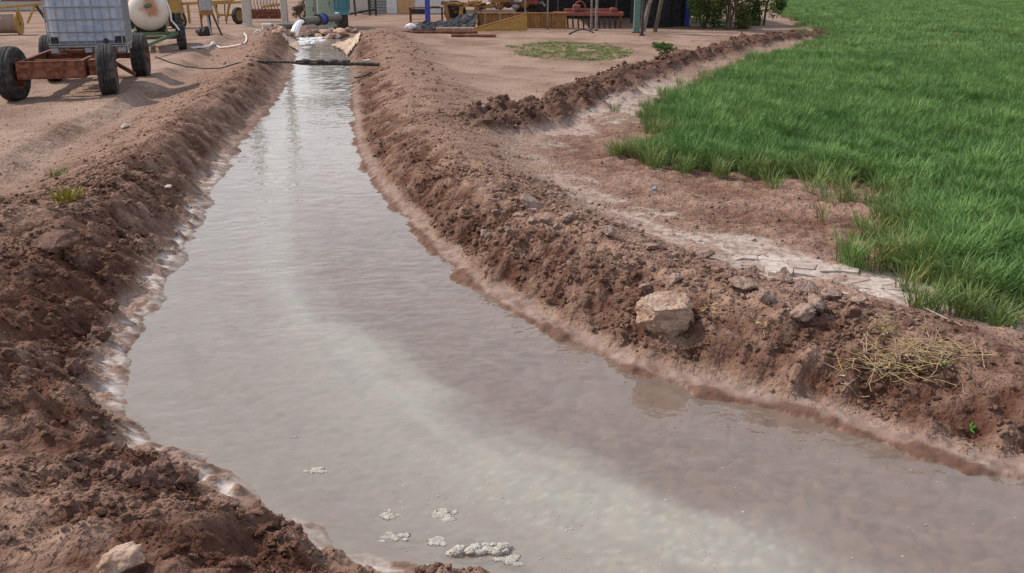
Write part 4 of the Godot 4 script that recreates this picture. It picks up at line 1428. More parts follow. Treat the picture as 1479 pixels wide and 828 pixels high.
# ------------------------------------------------------------------ odds and ends across and along the ditch
func build_crossing() -> void:
	var a := PD(372, 93, 17.9)
	var b := PD(548, 92, 17.9)
	a.y = maxf(a.y, land(a.x, -a.z) + 0.03)
	b.y = maxf(b.y, land(b.x, -b.z) + 0.03)
	var t := thing("crossing_pole", "dark weathered timber pole lying across the ditch with lumps of debris", "pole", Vector3.ZERO)
	var st := nst()
	var pts := []
	for k in 12:
		var f := k / 11.0
		pts.append(a.lerp(b, f) + Vector3(0, -0.03 * sin(PI * f) + rng.randf_range(-0.016, 0.016), rng.randf_range(-0.02, 0.02)))
	tube(st, pts, 0.022, 9, 0.036)
	part("pole", st, M.dark_wood, t)
	var s2 := nst()
	var p0 := a.lerp(b, 0.32) + Vector3(0, 0.02, 0.08)
	var p1 := a.lerp(b, 0.96) + Vector3(0, 0.01, 0.09)
	tube(s2, [p0, p0.lerp(p1, 0.3) + Vector3(0, 0.01, 0), p0.lerp(p1, 0.7) - Vector3(0, 0.012, 0), p1], 0.018, 8, 0.026)
	part("second_pole", s2, M.dark_wood, t)
	for k in 4:
		var lp := nst()
		var f: float = [0.40, 0.52, 0.63, 0.72][k]
		var c := a.lerp(b, f) + Vector3(0, 0.03, 0.04)
		blob_into(lp, c, Vector3(0.10, 0.035, 0.07), 500 + k, 2, 0.6)
		part("debris", lp, M.dark_wood, t)
	var rag := nst()
	var rc := a.lerp(b, 0.90) + Vector3(0, 0.06, 0.03)
	bx(rag, rc, Vector3(0.13, 0.03, 0.08), Basis.from_euler(Vector3(0.1, 0.2, 0.1)), 0.01)
	part("pale_block", rag, M.concrete, t)
	# stick leaning down the right bank below the pole
	var sk_ := nst()
	var q0 := PD(535, 97, 17.8)
	var q1 := P(512, 112, 0.05)
	q0.y = land(q0.x, -q0.z) + 0.06
	tube(sk_, [q0, q0.lerp(q1, 0.5) + Vector3(0, -0.02, 0), q1], 0.028, 7, 0.016)
	tag(part("leaning_stick", sk_, M.dark_wood), "thin dark stick leaning from the crossing pole to the water", "stick")
	# hose hanging from the wagon to the pole
	var hs := nst()
	var pp := []
	var prev := PD(224, 82, 18.2)
	for w in [[224, 82, 18.6], [245, 90, 18.5], [268, 96, 18.4], [295, 99, 18.3], [320, 98, 18.2], [345, 96, 18.0], [372, 94, 17.9], [392, 93, 17.9]]:
		var q := PD(w[0], w[1], w[2])
		q.y = maxf(q.y, land(q.x, -q.z) + 0.014)
		pp.append(q)
	tube(hs, pp, 0.014, 7)
	tag(part("black_hose", hs, M.black_plastic), "thin dark hose running from the wagon to the crossing pole", "hose")
	# white lay-flat hose on the yard
	var runs := [[[[277, 71], [288, 70], [300, 69], [308, 66], [318, 70], [335, 69], [348, 66]], "crumpled white hose length lying on the yard by the trailer wheel"], [[[353, 50], [356, 55], [355, 62], [350, 65]], "short white hose end bent over the bank crest"], [[[366, 52], [369, 46], [374, 44], [378, 47], [379, 51]], "white hose loop arching over the bank top"]]
	for k in 3:
		var st2 := nst()
		var q2 := []
		for w in runs[k][0]:
			var g := hit(w[0], w[1]) + Vector3(0, 0.03, 0)
			q2.append(g)
		if k == 2:
			var d0: float = -q2[0].z
			for z in q2.size(): q2[z] = PD(runs[k][0][z][0], runs[k][0][z][1], d0)
		var fine_pts := []
		for z in q2.size() - 1:
			for u in 4: fine_pts.append(q2[z].cubic_interpolate(q2[z + 1], q2[maxi(z - 1, 0)], q2[mini(z + 2, q2.size() - 1)], u / 4.0) + Vector3(0, rng.randf_range(-0.012, 0.012), 0))
		fine_pts.append(q2[q2.size() - 1])
		tube(st2, fine_pts, 0.024, 9)
		if k == 0: blob_into(st2, q2[3] + Vector3(0, 0.02, 0), Vector3(0.07, 0.055, 0.06), 77, 2, 0.6)
		tag(part("white_hose", st2, M.white_plastic), runs[k][1], "hose", "white hose lengths")

func build_foam() -> void:
	var st := nst()
	var c := P(692, 797, 0.0)
	for k in 70:
		var f := rng.randf_range(-1, 1)
		blob_into(st, c + Vector3(f * 0.105, rng.randf_range(0.0, 0.020), rng.randf_range(-0.022, 0.022) - 0.01 * f), Vector3(1.3, 0.6, 1.0) * rng.randf_range(0.005, 0.019), 600 + k, 2, 0.6)
	tag(part("foam_lump", st, M.foam), "thick lump of off-white foam floating near the loose bank", "foam")
	for q in [[562, 746, 0.035, "ragged foam scrap shaped like a cloud"], [570, 774, 0.04, "thin foam scrap nearest the salt crust"], [634, 745, 0.05, "spread foam scrap on the silty water"], [632, 782, 0.03, "small foam scrap beside the thick foam lump"], [456, 680, 0.03, "foam scrap drifting alone upstream"], [735, 808, 0.035, "foam scrap trailing the thick foam lump"]]:
		var s2 := nst()
		var c2 := P(q[0], q[1], 0.0)
		for k in 18:
			blob_into(s2, c2 + Vector3(rng.randfn() * q[2] * 0.5, 0.0005, rng.randfn() * q[2] * 0.32), Vector3(rng.randf_range(0.006, 0.024), rng.randf_range(0.0008, 0.002), rng.randf_range(0.005, 0.016)), 700 + k, 2, 1.1)
		tag(part("foam_scrap", s2, M.foam), q[3], "foam")
	# countless flecks
	var fl := rock(9, 1, 0.6, 4, Vector3(1, 0.16, 0.8), 0.5)
	var xf := []
	for k in 260:
		var px := rng.randf_range(560, 1050)
		var py := rng.randf_range(640, 826)
		var p := P(px, py, 0.0)
		if dist_line(Vector2(p.x, -p.z), plume) < -0.05: continue
		xf.append(Transform3D(Basis.from_euler(Vector3(0, rng.randf() * TAU, 0)).scaled(Vector3.ONE * 0.0028 * pow(2.6, pow(rng.randf(), 3.0))), p + Vector3(0, 0.0005, 0)))
	for k in 60:
		var p := P(rng.randf_range(900, 1479), rng.randf_range(590, 815), 0.0)
		sample(p.x, -p.z)
		if sr > -0.1: continue
		xf.append(Transform3D(Basis.from_euler(Vector3(0, rng.randf() * TAU, 0)).scaled(Vector3.ONE * rng.randf_range(0.002, 0.006)), p + Vector3(0, 0.0005, 0)))
	for k in 50:
		var p := P(rng.randf_range(250, 560), rng.randf_range(380, 740), 0.0)
		sample(p.x, -p.z)
		if sl > -0.1: continue
		xf.append(Transform3D(Basis.from_euler(Vector3(0, rng.randf() * TAU, 0)).scaled(Vector3.ONE * rng.randf_range(0.002, 0.007)), p + Vector3(0, 0.0005, 0)))
	var root := Node3D.new()
	root.name = "foam_flecks"
	add_child(root)
	tag(root, "tiny white foam flecks scattered on the ditch water", "foam", "", "stuff")
	copies("flecks", fl, M.foam, xf, [], root)

# ------------------------------------------------------------------ the far yard
func disc_wheel(parent: Node, at: Vector3, axis: Vector3, rad: float, wide: float, m: Material, rim_m: Material) -> void:
	var y := axis.normalized()
	var x := y.cross(Vector3.UP).normalized()
	var T := Transform3D(Basis(x, y, x.cross(y)), at)
	var st := nst()
	lathe(st, [[0.0, -wide * 0.5], [rad * 0.9, -wide * 0.5], [rad, -wide * 0.42], [rad, wide * 0.42], [rad * 0.92, wide * 0.5], [rad * 0.88, wide * 0.42], [rad * 0.25, wide * 0.40], [rad * 0.2, wide * 0.6], [0.0, wide * 0.6]], T, 30)
	var w := part("wheel", st, m, parent)
	var hb := nst()
	lathe(hb, [[0.0, wide * 0.6], [rad * 0.14, wide * 0.6], [rad * 0.12, wide * 0.9], [0.0, wide * 0.9]], T, 12)
	part("hub", hb, rim_m, w)

func post(called: String, px: float, py: float, wide: float, tall: float, m: Material, label: String, group := "", round_ := false) -> Node3D:
	var p := P(px, py, 0.13)
	p.y = land(p.x, -p.z) - 0.05
	var st := nst()
	if round_: tube(st, [Vector3(0, 0, 0), Vector3(rng.randf_range(-0.03, 0.03), tall * 0.5, 0.01), Vector3(0, tall, 0)], wide * 0.5, 10, wide * 0.42)
	else: bx(st, Vector3(0, tall * 0.5, 0), Vector3(wide, tall, wide), Basis(), 0.015)
	var t := thing(called, label, "post", p, 0.0, group)
	part("shaft", st, m, t)
	var ft := nst()
	bx(ft, Vector3(0, 0.06, 0), Vector3(wide * 1.5, 0.05, wide * 1.5), Basis(), 0.01)
	part("foot", ft, M.concrete if m == M.concrete else M.dark_iron, t)
	return t

func build_far_left() -> void:
	# yellow roller implement
	var p := P(30, 50, 0.13)
	var t := thing("yellow_roller", "yellow steel roller wheel under a faded yellow frame", "implement", Vector3(p.x, 0.12, p.z), 0.35)
	disc_wheel(t, Vector3(0, 0.36, 0), Vector3(1, 0, 0.2), 0.36, 0.06, M.yellow, M.dark_iron)
	var cy := nst()
	tube(cy, [Vector3(-0.05, 0.36, 0.0), Vector3(-0.75, 0.36, -0.1)], 0.30, 22)
	part("drum", cy, M.pale_clod, t)
	for q in [[Vector3(-0.6, 0.82, 0), Vector3(0.9, 0.95, 0)], [Vector3(0.05, 0.86, 0), Vector3(0.05, 0.36, 0.05)], [Vector3(0.25, 0.36, 0.05), Vector3(0.55, 0.92, 0)], [Vector3(0.55, 0.9, -0.1), Vector3(0.95, 0.1, 0)], [Vector3(0.75, 0.85, -0.1), Vector3(0.85, 0.05, -0.3)], [Vector3(-0.55, 0.82, 0), Vector3(-0.62, 0.0, 0.1)]]:
		var b := nst()
		beam(b, q[0], q[1], 0.06, 0.07)
		part("frame_bar", b, M.yellow if q[0].y < 0.88 else M.dark_iron, t)
	# yellow planter behind the trailer
	var p2 := P(262, 40, 0.13)
	var t2 := thing("yellow_planter", "faded yellow planter with hopper and toolbar behind the trailer", "implement", Vector3(p2.x, 0.12, p2.z), 0.15)
	var hop := nst()
	bx(hop, Vector3(-0.28, 0.56, 0), Vector3(0.78, 0.95, 0.6), Basis.from_euler(Vector3(0, 0, 0.12)), 0.04)
	part("hopper", hop, M.yellow, t2)
	for q in [[Vector3(-2.1, 0.72, 0), Vector3(1.9, 0.90, 0)], [Vector3(-2.0, 0.30, 0.05), Vector3(0.2, 0.30, 0.05)], [Vector3(0.3, 0.88, 0), Vector3(0.3, 0.15, 0)], [Vector3(-1.2, 0.75, 0), Vector3(-1.1, 0.1, 0)], [Vector3(1.0, 0.88, 0), Vector3(0.7, 0.3, 0)]]:
		var b := nst()
		beam(b, q[0], q[1], 0.08, 0.09)
		part("frame_bar", b, M.yellow, t2)
	for x in [0.05, -0.15, -1.6]: disc_wheel(t2, Vector3(x, 0.27, 0.25), Vector3(1, 0, 0.5), 0.27, 0.12, M.rubber, M.dark_iron)
	# yellow wheeled implement by the concrete post
	var p3 := P(345, 34, 0.13)
	var t3 := thing("yellow_cultivator", "yellow cultivator with yellow rimmed wheel beside the concrete post", "implement", Vector3(p3.x, 0.12, p3.z), 0.1)
	wheel(t3, Vector3(0, 0.30, 0), Vector3(0.9, 0, 0.5), 0.31, 0.16, M.rubber, M.yellow)
	for q in [[Vector3(-1.3, 0.72, -0.2), Vector3(0.5, 0.80, -0.2)], [Vector3(-0.9, 0.72, -0.2), Vector3(-0.75, 0.2, -0.2)], [Vector3(-0.75, 0.32, -0.2), Vector3(0.0, 0.32, -0.12)], [Vector3(-0.3, 0.78, -0.2), Vector3(-0.5, 0.1, -0.1)]]:
		var b := nst()
		beam(b, q[0], q[1], 0.07, 0.08)
		part("frame_bar", b, M.yellow, t3)
	for k in 3:
		var tn := nst()
		tube(tn, [Vector3(-1.1 + k * 0.3, 0.7, -0.2), Vector3(-1.15 + k * 0.3, 0.4, -0.32), Vector3(-1.1 + k * 0.3, 0.12, -0.15), Vector3(-1.05 + k * 0.3, 0.0, 0.0)], 0.022, 6)
		part("tine", tn, M.dark_iron, t3)
	# motor on a tripod stand
	var p4 := P(299, 53, 0.13)
	var t4 := thing("motor_stand", "small motor and grey box on a red tripod stand", "stand", Vector3(p4.x, 0.12, p4.z), 0.0)
	for q in [[Vector3(-0.17, 1.6, 0), Vector3(-0.12, 0.15, 0), M.rust_red], [Vector3(0.05, 0.75, 0), Vector3(0.18, 0.0, 0.15), M.galvanized], [Vector3(0.2, 0.7, -0.1), Vector3(0.5, 0.02, 0.1), M.dark_iron], [Vector3(0.1, 0.7, -0.1), Vector3(0.0, 0.0, -0.4), M.dark_iron]]:
		var b := nst()
		tube(b, [q[0], q[1]], 0.03, 8)
		part("leg", b, q[2], t4)
	var bo := nst()
	bx(bo, Vector3(0.06, 1.05, 0), Vector3(0.34, 0.55, 0.22), Basis(), 0.02)
	part("box", bo, M.galvanized, t4)
	var pl := nst()
	bx(pl, Vector3(0.05, 0.72, 0), Vector3(0.36, 0.14, 0.25), Basis(), 0.01)
	part("tray", pl, M.ochre, t4)
	var mo := nst()
	blob_into(mo, Vector3(-0.06, 0.15, 0.08), Vector3(0.22, 0.17, 0.2), 31, 3, 0.5)
	part("motor", mo, M.dark_iron, t4)
	# disc harrow between the posts
	var p5 := P(387, 31, 0.13)
	var t5 := thing("disc_harrow", "rusty brown harrow with grey spring tines between the concrete posts", "implement", Vector3(p5.x, 0.12, p5.z), 0.05)
	var bd := nst()
	bx(bd, Vector3(0, 0.30, 0), Vector3(1.25, 0.36, 0.25), Basis(), 0.02)
	part("box_beam", bd, M.rust, t5)
	var yb := nst()
	beam(yb, Vector3(-0.2, 0.56, 0.1), Vector3(0.62, 0.66, 0.1), 0.07, 0.09)
	part("toolbar", yb, M.yellow, t5)
	for k in 9:
		var tn := nst()
		var x := -0.56 + k * 0.125
		tube(tn, [Vector3(x, 0.48, 0), Vector3(x - 0.04, 0.72, 0.10), Vector3(x + 0.03, 0.95, 0.05), Vector3(x + 0.05, 1.15, -0.05)], 0.026, 6)
		part("spring_tine", tn, M.galvanized, t5)
	# concrete posts
	post("concrete_post", 358, 38, 0.27, 5.0, M.concrete, "thick pale concrete post beside the yellow rimmed wheel")
	post("concrete_post", 412, 36, 0.22, 5.0, M.concrete, "slimmer pale concrete post next to the capped pipe")
	# low wall with red framed windows far left
	var wb := P(30, 16, 0.12)
	var w := thing("farm_building", "grey plastered farm building with dark red framed windows", "building", Vector3(wb.x - 3.0, 0.08, wb.z - 1.0))
	var wl := nst()
	bx(wl, Vector3(0, 0.22, 0), Vector3(14.0, 0.50, 0.3), Basis(), 0.02)
	bx(wl, Vector3(0, 2.2, 0.0), Vector3(14.0, 1.1, 0.3), Basis(), 0.02)
	for k in 6: bx(wl, Vector3(-6.7 + k * 2.68, 1.05, 0), Vector3(0.6, 1.3, 0.3), Basis(), 0.02)
	part("wall", wl, M.concrete, w)
	for k in 5:
		var x := -5.36 + k * 2.68
		var fr := nst()
		bx(fr, Vector3(x, 0.52, 0.05), Vector3(2.06, 0.08, 0.2))
		bx(fr, Vector3(x, 1.60, 0.05), Vector3(2.06, 0.08, 0.2))
		for s in [-1, 0, 1]: bx(fr, Vector3(x + s * 1.0, 1.06, 0.05), Vector3(0.07, 1.0, 0.18))
		var win := part("window", fr, M.rust_red, w)
		var pn := nst()
		bx(pn, Vector3(x, 1.06, 0.0), Vector3(2.0, 1.0, 0.02))
		part("pane", pn, M.black_plastic, win)
	var rf := nst()
	bx(rf, Vector3(0, 2.85, -1.5), Vector3(15.0, 0.15, 4.5), Basis.from_euler(Vector3(0.08, 0, 0)), 0.02)
	part("roof", rf, M.roller, w)
	# dry brush behind the cabinets
	tree("dry_bush", Vector3(PD(437, 28, 35.2).x, 0.12, -35.2), 0.95, Vector3(0.5, 0.45, 0.4), 33, 1500, 0.035, Color(0.10, 0.075, 0.045), Color(0.16, 0.12, 0.07), 4, "dry brown bush behind the green cabinets")
	# dark pipe frame right of the pump
	var p7 := P(527, 22, 0.13)
	var t7 := thing("pipe_frame", "dark pipe frame stand on the yard right of the teal pump", "frame", Vector3(p7.x, 0.12, p7.z))
	for q in [[Vector3(-0.42, 0, 0), Vector3(-0.5, 1.6, 0)], [Vector3(0.25, 0, 0.2), Vector3(0.2, 1.6, 0.2)], [Vector3(0.5, 0, 0), Vector3(0.5, 1.6, 0)], [Vector3(-0.7, 0.06, 0.1), Vector3(0.5, 0.28, 0.05)]]:
		var b := nst()
		tube(b, [q[0], q[1]], 0.05, 8)
		part("bar", b, M.dark_iron, t7)

func build_far_right() -> void:
	# workshop wall
	var d := 44.6
	var x0 := PD(530, 15, d).x
	var x1 := PD(660, 15, d).x
	var w := thing("workshop", "workshop with grey roller door and orange and white plastered wall", "building", Vector3(0, 0.08, -d))
	var segs := [[535, 559, M.roller, "roller_door"], [559, 574, M.white_plaster, "pilaster"], [574, 599.5, M.orange_plaster, "wall"], [599.5, 660, M.white_plaster, "wall"], [480, 535, M.concrete, "wall"]]
	for s in segs:
		var a: float = PD(s[0], 15, d).x
		var b: float = PD(s[1], 15, d).x
		var st := nst()
		bx(st, Vector3((a + b) * 0.5, 1.65, -0.1 if s[3] == "roller_door" else 0.0), Vector3(b - a - 0.004, 3.3, 0.24 if s[3] != "pilaster" else 0.36), Basis(), 0.01)
		var o := part(s[3], st, s[2], w)
		if s[3] == "roller_door":
			for k in 24:
				var sl_ := nst()
				bx(sl_, Vector3((a + b) * 0.5, 0.08 + k * 0.135, 0.04), Vector3(b - a - 0.06, 0.11, 0.05), Basis(), 0.02)
				part("slat", sl_, M.roller, o)
	var rf := nst()
	bx(rf, Vector3((x0 + x1) * 0.5 - 1.0, 3.4, -2.4), Vector3(x1 - x0 + 4.0, 0.18, 5.6), Basis(), 0.02)
	part("roof", rf, M.roller, w)
	# bench
	var pb := P(616, 31.5, 0.13)
	var bn := thing("metal_bench", "low rusty metal work bench in front of the white wall", "bench", Vector3(pb.x, 0.12, pb.z), 0.05)
	for q in [[-0.62, 0.25], [0.62, 0.25], [-0.62, -0.25], [0.62, -0.25]]:
		var st := nst()
		bx(st, Vector3(q[0], 0.26, q[1]), Vector3(0.06, 0.54, 0.06))
		part("leg", st, M.rust, bn)
	var tp := nst()
	bx(tp, Vector3(0, 0.55, 0), Vector3(1.36, 0.045, 0.6))
	part("top", tp, M.rust, bn)
	var sh := nst()
	bx(sh, Vector3(-0.3, 0.40, 0), Vector3(0.6, 0.16, 0.5))
	part("drawer", sh, M.dark_iron, bn)
	post("blue_post", 618, 33, 0.19, 4.2, M.blue, "bright blue steel post standing beside the metal bench")
	post("blue_post", 693, 18, 0.20, 4.2, M.blue, "bright blue steel post behind the yellow machinery")
	post("blue_post", 992, 38, 0.16, 4.2, M.blue, "dark blue steel post at the dark net end of the shed")
	# crumpled dark sheet metal
	var no := FastNoiseLite.new(); no.seed = 55; no.frequency = 1.3; no.fractal_octaves = 3
	var c := P(640, 44, 0.13)
	var st3 := nst()
	st3.set_smooth_group(-1)
	var grid := []
	for j in 9:
		var row := []
		for i in 19:
			var u := i / 18.0
			var v := j / 8.0
			var y := 0.04 + 0.42 * u * u * v + 0.16 * v + no.get_noise_2d(u * 3.0, v * 1.5) * 0.14 * (0.3 + v)
			row.append(Vector3((u - 0.5) * 2.15 + v * 0.12, maxf(y, 0.02), -v * 1.1))
		grid.append(row)
	for j in 8:
		for i in 18:
			var q := [grid[j][i], grid[j][i + 1], grid[j + 1][i + 1], grid[j + 1][i]]
			for z in [0, 2, 1, 0, 3, 2]: st3.add_vertex(q[z])
			for z in [0, 1, 2, 0, 2, 3]: st3.add_vertex(q[z] - Vector3(0, 0.012, 0))
	var sm_ := part("scrap_sheet", st3, M.sheet_metal)
	sm_.position = Vector3(c.x, 0.12, c.z)
	tag(sm_, "crumpled dark metal sheet lying before the yellow scraper", "sheet metal")
	# pipes on the ground
	for q in [[580, 46.5, 690, 46.5, 0.05, M.rust, "long rusty pipe lying under the crumpled sheet"], [652, 49.5, 716, 50.5, 0.05, M.rust, "short rusty pipe lying nearest the bare track"], [630, 43, 690, 42.5, 0.06, M.stone, "pale brown pipe resting against the yellow scraper"]]:
		var a := P(q[0], q[1], 0.16)
		var b := P(q[2], q[3], 0.16)
		a.y = land(a.x, -a.z) + q[4] * 0.9
		b.y = land(b.x, -b.z) + q[4] * 0.9
		var st := nst()
		tube(st, [a, a.lerp(b, 0.5), b], q[4], 12)
		tag(part("loose_pipe", st, q[5]), q[6], "pipe")
	var cn := nst()
	blob_into(cn, Vector3.ZERO, Vector3(0.2, 0.13, 0.15), 61, 2, 0.5)
	var can := part("white_bundle", cn, M.white_plastic)
	can.position = P(593, 43, 0.13) + Vector3(0, 0.08, 0)
	tag(can, "small white plastic bundle at the tip of the dark sheet", "bundle")
	# yellow land scraper
	var ps := P(722, 45, 0.13)
	var sc := thing("yellow_scraper", "long yellow land scraper with wedge shaped side plate", "scraper", Vector3(ps.x, 0.12, ps.z))
	var bp := nst()
	bx(bp, Vector3(0.75, 0.27, -1.25), Vector3(3.1, 0.50, 0.05))
	for k in 9: bx(bp, Vector3(-0.7 + k * 0.36, 0.27, -1.20), Vector3(0.05, 0.46, 0.07))
	part("blade", bp, M.ochre, sc)
	var lip := nst()
	bx(lip, Vector3(0.75, 0.53, -1.23), Vector3(3.1, 0.05, 0.14))
	part("lip", lip, M.ochre, sc)
	var sd := nst()
	sd.set_smooth_group(-1)
	var A := [Vector3(-0.90, 0.02, 0.28), Vector3(0.90, 0.02, -0.1), Vector3(0.90, 0.54, -0.1), Vector3(-0.90, 0.08, 0.28)]
	var off := Vector3(0.012, 0, 0.05)
	var mid := Vector3(0.2, 0.25, 0.09)
	quad_out(sd, A[0] + off, A[1] + off, A[2] + off, A[3] + off, mid)
	quad_out(sd, A[0] - off, A[1] - off, A[2] - off, A[3] - off, mid)
	for k in 4: quad_out(sd, A[k] + off, A[(k + 1) % 4] + off, A[(k + 1) % 4] - off, A[k] - off, mid)
	part("side_plate", sd, M.yellow, sc)
	var rb := nst()
	beam(rb, A[3] + Vector3(0, 0.02, 0.01), A[2] + Vector3(0, 0.02, 0.01), 0.09, 0.05)
	part("rim_bar", rb, M.ochre, sc)
	for k in 3:
		var bc := nst()
		beam(bc, Vector3(-0.5 + k * 0.5, 0.1, -0.15 - k * 0.05), Vector3(-0.5 + k * 0.5, 0.5, -0.92), 0.05, 0.06)
		part("brace", bc, M.dark_iron, sc)
	# yellow machine behind with engine lumps
	var pm := P(690, 33, 0.13)
	var mc := thing("yellow_machine", "yellow grader machinery with engine parts behind the scraper", "machine", Vector3(pm.x, 0.12, pm.z))
	for q in [[Vector3(-1.4, 0.75, 0), Vector3(0.6, 0.62, 0), M.ochre], [Vector3(-1.25, 0.8, 0.1), Vector3(-1.1, 0.0, 0.1), M.ochre], [Vector3(-0.6, 0.7, 0), Vector3(-0.7, 0.05, 0), M.yellow], [Vector3(0.0, 0.65, 0), Vector3(-0.2, 0.05, 0.1), M.yellow], [Vector3(0.5, 0.8, 0), Vector3(2.3, 0.95, 0), M.ochre]]:
		var b := nst()
		beam(b, q[0], q[1], 0.12, 0.14)
		part("frame_bar", b, q[2], mc)
	var eng := nst()
	bx(eng, Vector3(1.6, 0.95, -0.3), Vector3(1.5, 0.55, 0.6), Basis(), 0.05)
	part("engine_cover", eng, M.rust_red, mc)
	for k in 6:
		var lb := nst()
		blob_into(lb, Vector3(0.2 + k * 0.32, 0.62 + 0.06 * (k % 2), -0.1), Vector3(0.17, 0.12, 0.14), 90 + k, 2, 0.6)
		part("engine_part", lb, [M.dark_iron, M.galvanized, M.ochre][k % 3], mc)
	var rr := RandomNumberGenerator.new()
	rr.seed = 77
	for k in 40:
		var hz := nst()
		var q0 := Vector3(rr.randf_range(-1.5, 2.6), rr.randf_range(0.55, 1.15), rr.randf_range(-0.6, 0.3))
		var q1 := q0 + Vector3(rr.randf_range(-0.7, 0.7), rr.randf_range(-0.25, 0.25), rr.randf_range(-0.2, 0.2))
		tube(hz, [q0, q0.lerp(q1, 0.5) + Vector3(0, rr.randf_range(-0.12, 0.12), 0), q1], rr.randf_range(0.02, 0.055), 7)
		part("machine_arm", hz, [M.yellow, M.ochre, M.dark_iron, M.galvanized, M.rust][k % 5], mc)
	for x in [-0.9, 1.9]: disc_wheel(mc, Vector3(x, 0.40, -0.5), Vector3(0.2, 0, 1), 0.42, 0.25, M.rubber, M.ochre)
	# shed with poles, dark netting and a roof that shades it
	for q in [[759, 42, 0.055, "thin pale pole in front of the yellow scraper"], [791, 42, 0.055, "thin pale pole at the end of the yellow scraper"], [806, 38, 0.05, "thin dark pole at the end of the red harrow"], [854, 43, 0.075, "slim grey pole of the pair before the red harrow"], [861, 44, 0.10, "thicker grey pole of the pair before the red harrow"], [889, 39, 0.06, "thin dark pole behind the red harrow"]]:
		post("shed_pole", q[0], q[1], q[2], 3.2, M.dark_wood if q[3].contains("dark") else M.grey_wood, q[3], "poles of the shed", true)
	post("green_post", 919, 47, 0.20, 3.6, M.post_green, "square green post at the corner of the shed")
	post("dark_post", 927, 50, 0.11, 3.2, M.dark_wood, "charred dark post touching the green post", "", true)
	var sb := P(880, 34, 0.13)
	var sd2 := thing("shade_shed", "open shed with dark net walls and flat roof over old machinery", "shed", Vector3(sb.x, 0.1, sb.z))
	var rf2 := nst()
	bx(rf2, Vector3(0.2, 3.05, -1.6), Vector3(7.6, 0.10, 6.4), Basis(), 0.02)
	part("roof", rf2, M.roller, sd2)
	var bw := nst()
	bx(bw, Vector3(0.6, 1.5, -4.2), Vector3(6.6, 3.0, 0.08), Basis(), 0.01)
	part("back_net", bw, M.dark_cloth, sd2)
	var sw := nst()
	st3 = sw
	sw.set_smooth_group(0)
	# hanging net with folds on the right end
	var px0 := PD(932, 30, 32.8).x - sb.x
	var px1 := PD(990, 30, 34.0).x - sb.x
	for i in 36:
		for s in 2:
			var u0 := i / 36.0
			var u1 := (i + 1) / 36.0
			var q := []
			for u in [u0, u1]:
				var z: float = -(lerpf(32.8, 34.2, u)) - sb.z + sin(u * 46.0) * 0.07 + sin(u * 17.0) * 0.05
				q.append(Vector3(lerpf(px0, px1, u), 0.0, z - s * 0.012))
			var a: Vector3 = q[0]
			var b: Vector3 = q[1]
			var up := Vector3(0, 3.0, 0)
			if s == 0:
				for v in [a, a + up, b, b, a + up, b + up]: sw.add_vertex(v)
			else:
				for v in [a, b, a + up, b, b + up, a + up]: sw.add_vertex(v)
	part("hanging_net", sw, M.dark_cloth, sd2)
	for q in [[0.9, -0.1], [3.8, 0.1], [-3.4, -4.0], [3.8, -4.0]]:
		var st := nst()
		tube(st, [Vector3(q[0], -0.02, q[1] - 0.3), Vector3(q[0], 3.0, q[1] - 0.3)], 0.05, 8)
		part("pole", st, M.dark_wood, sd2)
	for q in [[933, 45, 0.16, 0.35, "leaning pale bare trunk against the dark net"], [950, 46, 0.14, 0.2, "leaning grey bare trunk in front of the dark net"]]:
		var p := P(q[0], q[1], 0.13)
		var st := nst()
		tube(st, [Vector3(-0.1, -0.03, 0), Vector3(0.05, 0.8, -0.05), Vector3(q[3], 1.8, -0.1), Vector3(q[3] + 0.1, 2.8, -0.15)], q[2] * 0.5, 9, q[2] * 0.35)
		var o := part("bare_trunk", st, M.grey_wood if q[3] > 0.3 else M.bark)
		o.position = Vector3(p.x, 0.12, p.z)
		tag(o, q[4], "trunk")
	# red harrow
	var pr := P(850, 41, 0.13)
	var hr := thing("red_harrow", "faded red harrow with a row of tines under the shed", "implement", Vector3(pr.x, 0.11, pr.z - 0.25))
	var mb := nst()
	bx(mb, Vector3(0, 0.50, 0), Vector3(2.45, 0.14, 0.32), Basis(), 0.02)
	part("main_beam", mb, M.rust_red, hr)
	var ub := nst()
	bx(ub, Vector3(0.1, 0.62, -0.15), Vector3(1.9, 0.09, 0.12), Basis(), 0.015)
	bx(ub, Vector3(-0.42, 0.70, 0.0), Vector3(0.26, 0.22, 0.22), Basis(), 0.03)
	bx(ub, Vector3(0.85, 0.64, 0.05), Vector3(0.2, 0.14, 0.2), Basis(), 0.03)
	part("top_frame", ub, M.rust_red, hr)
	var hp := nst()
	var arc := []
	for k in 9: arc.append(Vector3(-0.3 + 0.2 * cos(PI * k / 8.0), 0.66 + 0.26 * sin(PI * k / 8.0), 0.0))
	tube(hp, arc, 0.025, 7)
	part("hitch_hoop", hp, M.rust_red, hr)
	for k in 13:
		var tn := nst()
		var x := -1.1 + k * 0.185
		tube(tn, [Vector3(x, 0.44, 0.05), Vector3(x, 0.25, 0.12), Vector3(x + 0.02, 0.08, 0.02), Vector3(x + 0.02, 0.0, 0.1)], 0.028, 6)
		part("tine", tn, M.dark_iron, hr)
	for s in [-1, 1]:
		var ep := nst()
		bx(ep, Vector3(s * 1.14, 0.26, -0.05), Vector3(0.06, 0.52, 0.36), Basis(), 0.02)
		part("end_plate", ep, M.rust, hr)
	# bent branch on the yard
	var ba := P(822, 51, 0.13)
	var bb := P(858, 49, 0.13)
	var br := nst()
	var q5 := []
	for k in 9:
		var f := k / 8.0
		q5.append(ba.lerp(bb, f) + Vector3(0, 0.03 + 0.13 * sin(PI * f), 0))
	tube(br, q5, 0.03, 7, 0.02)
	tag(part("bent_branch", br, M.dark_wood), "bent dark branch arching on the bare yard", "branch")
	# shrubs at the field corner
	var g0 := Color(0.05, 0.085, 0.025)
	var g1 := Color(0.11, 0.17, 0.05)
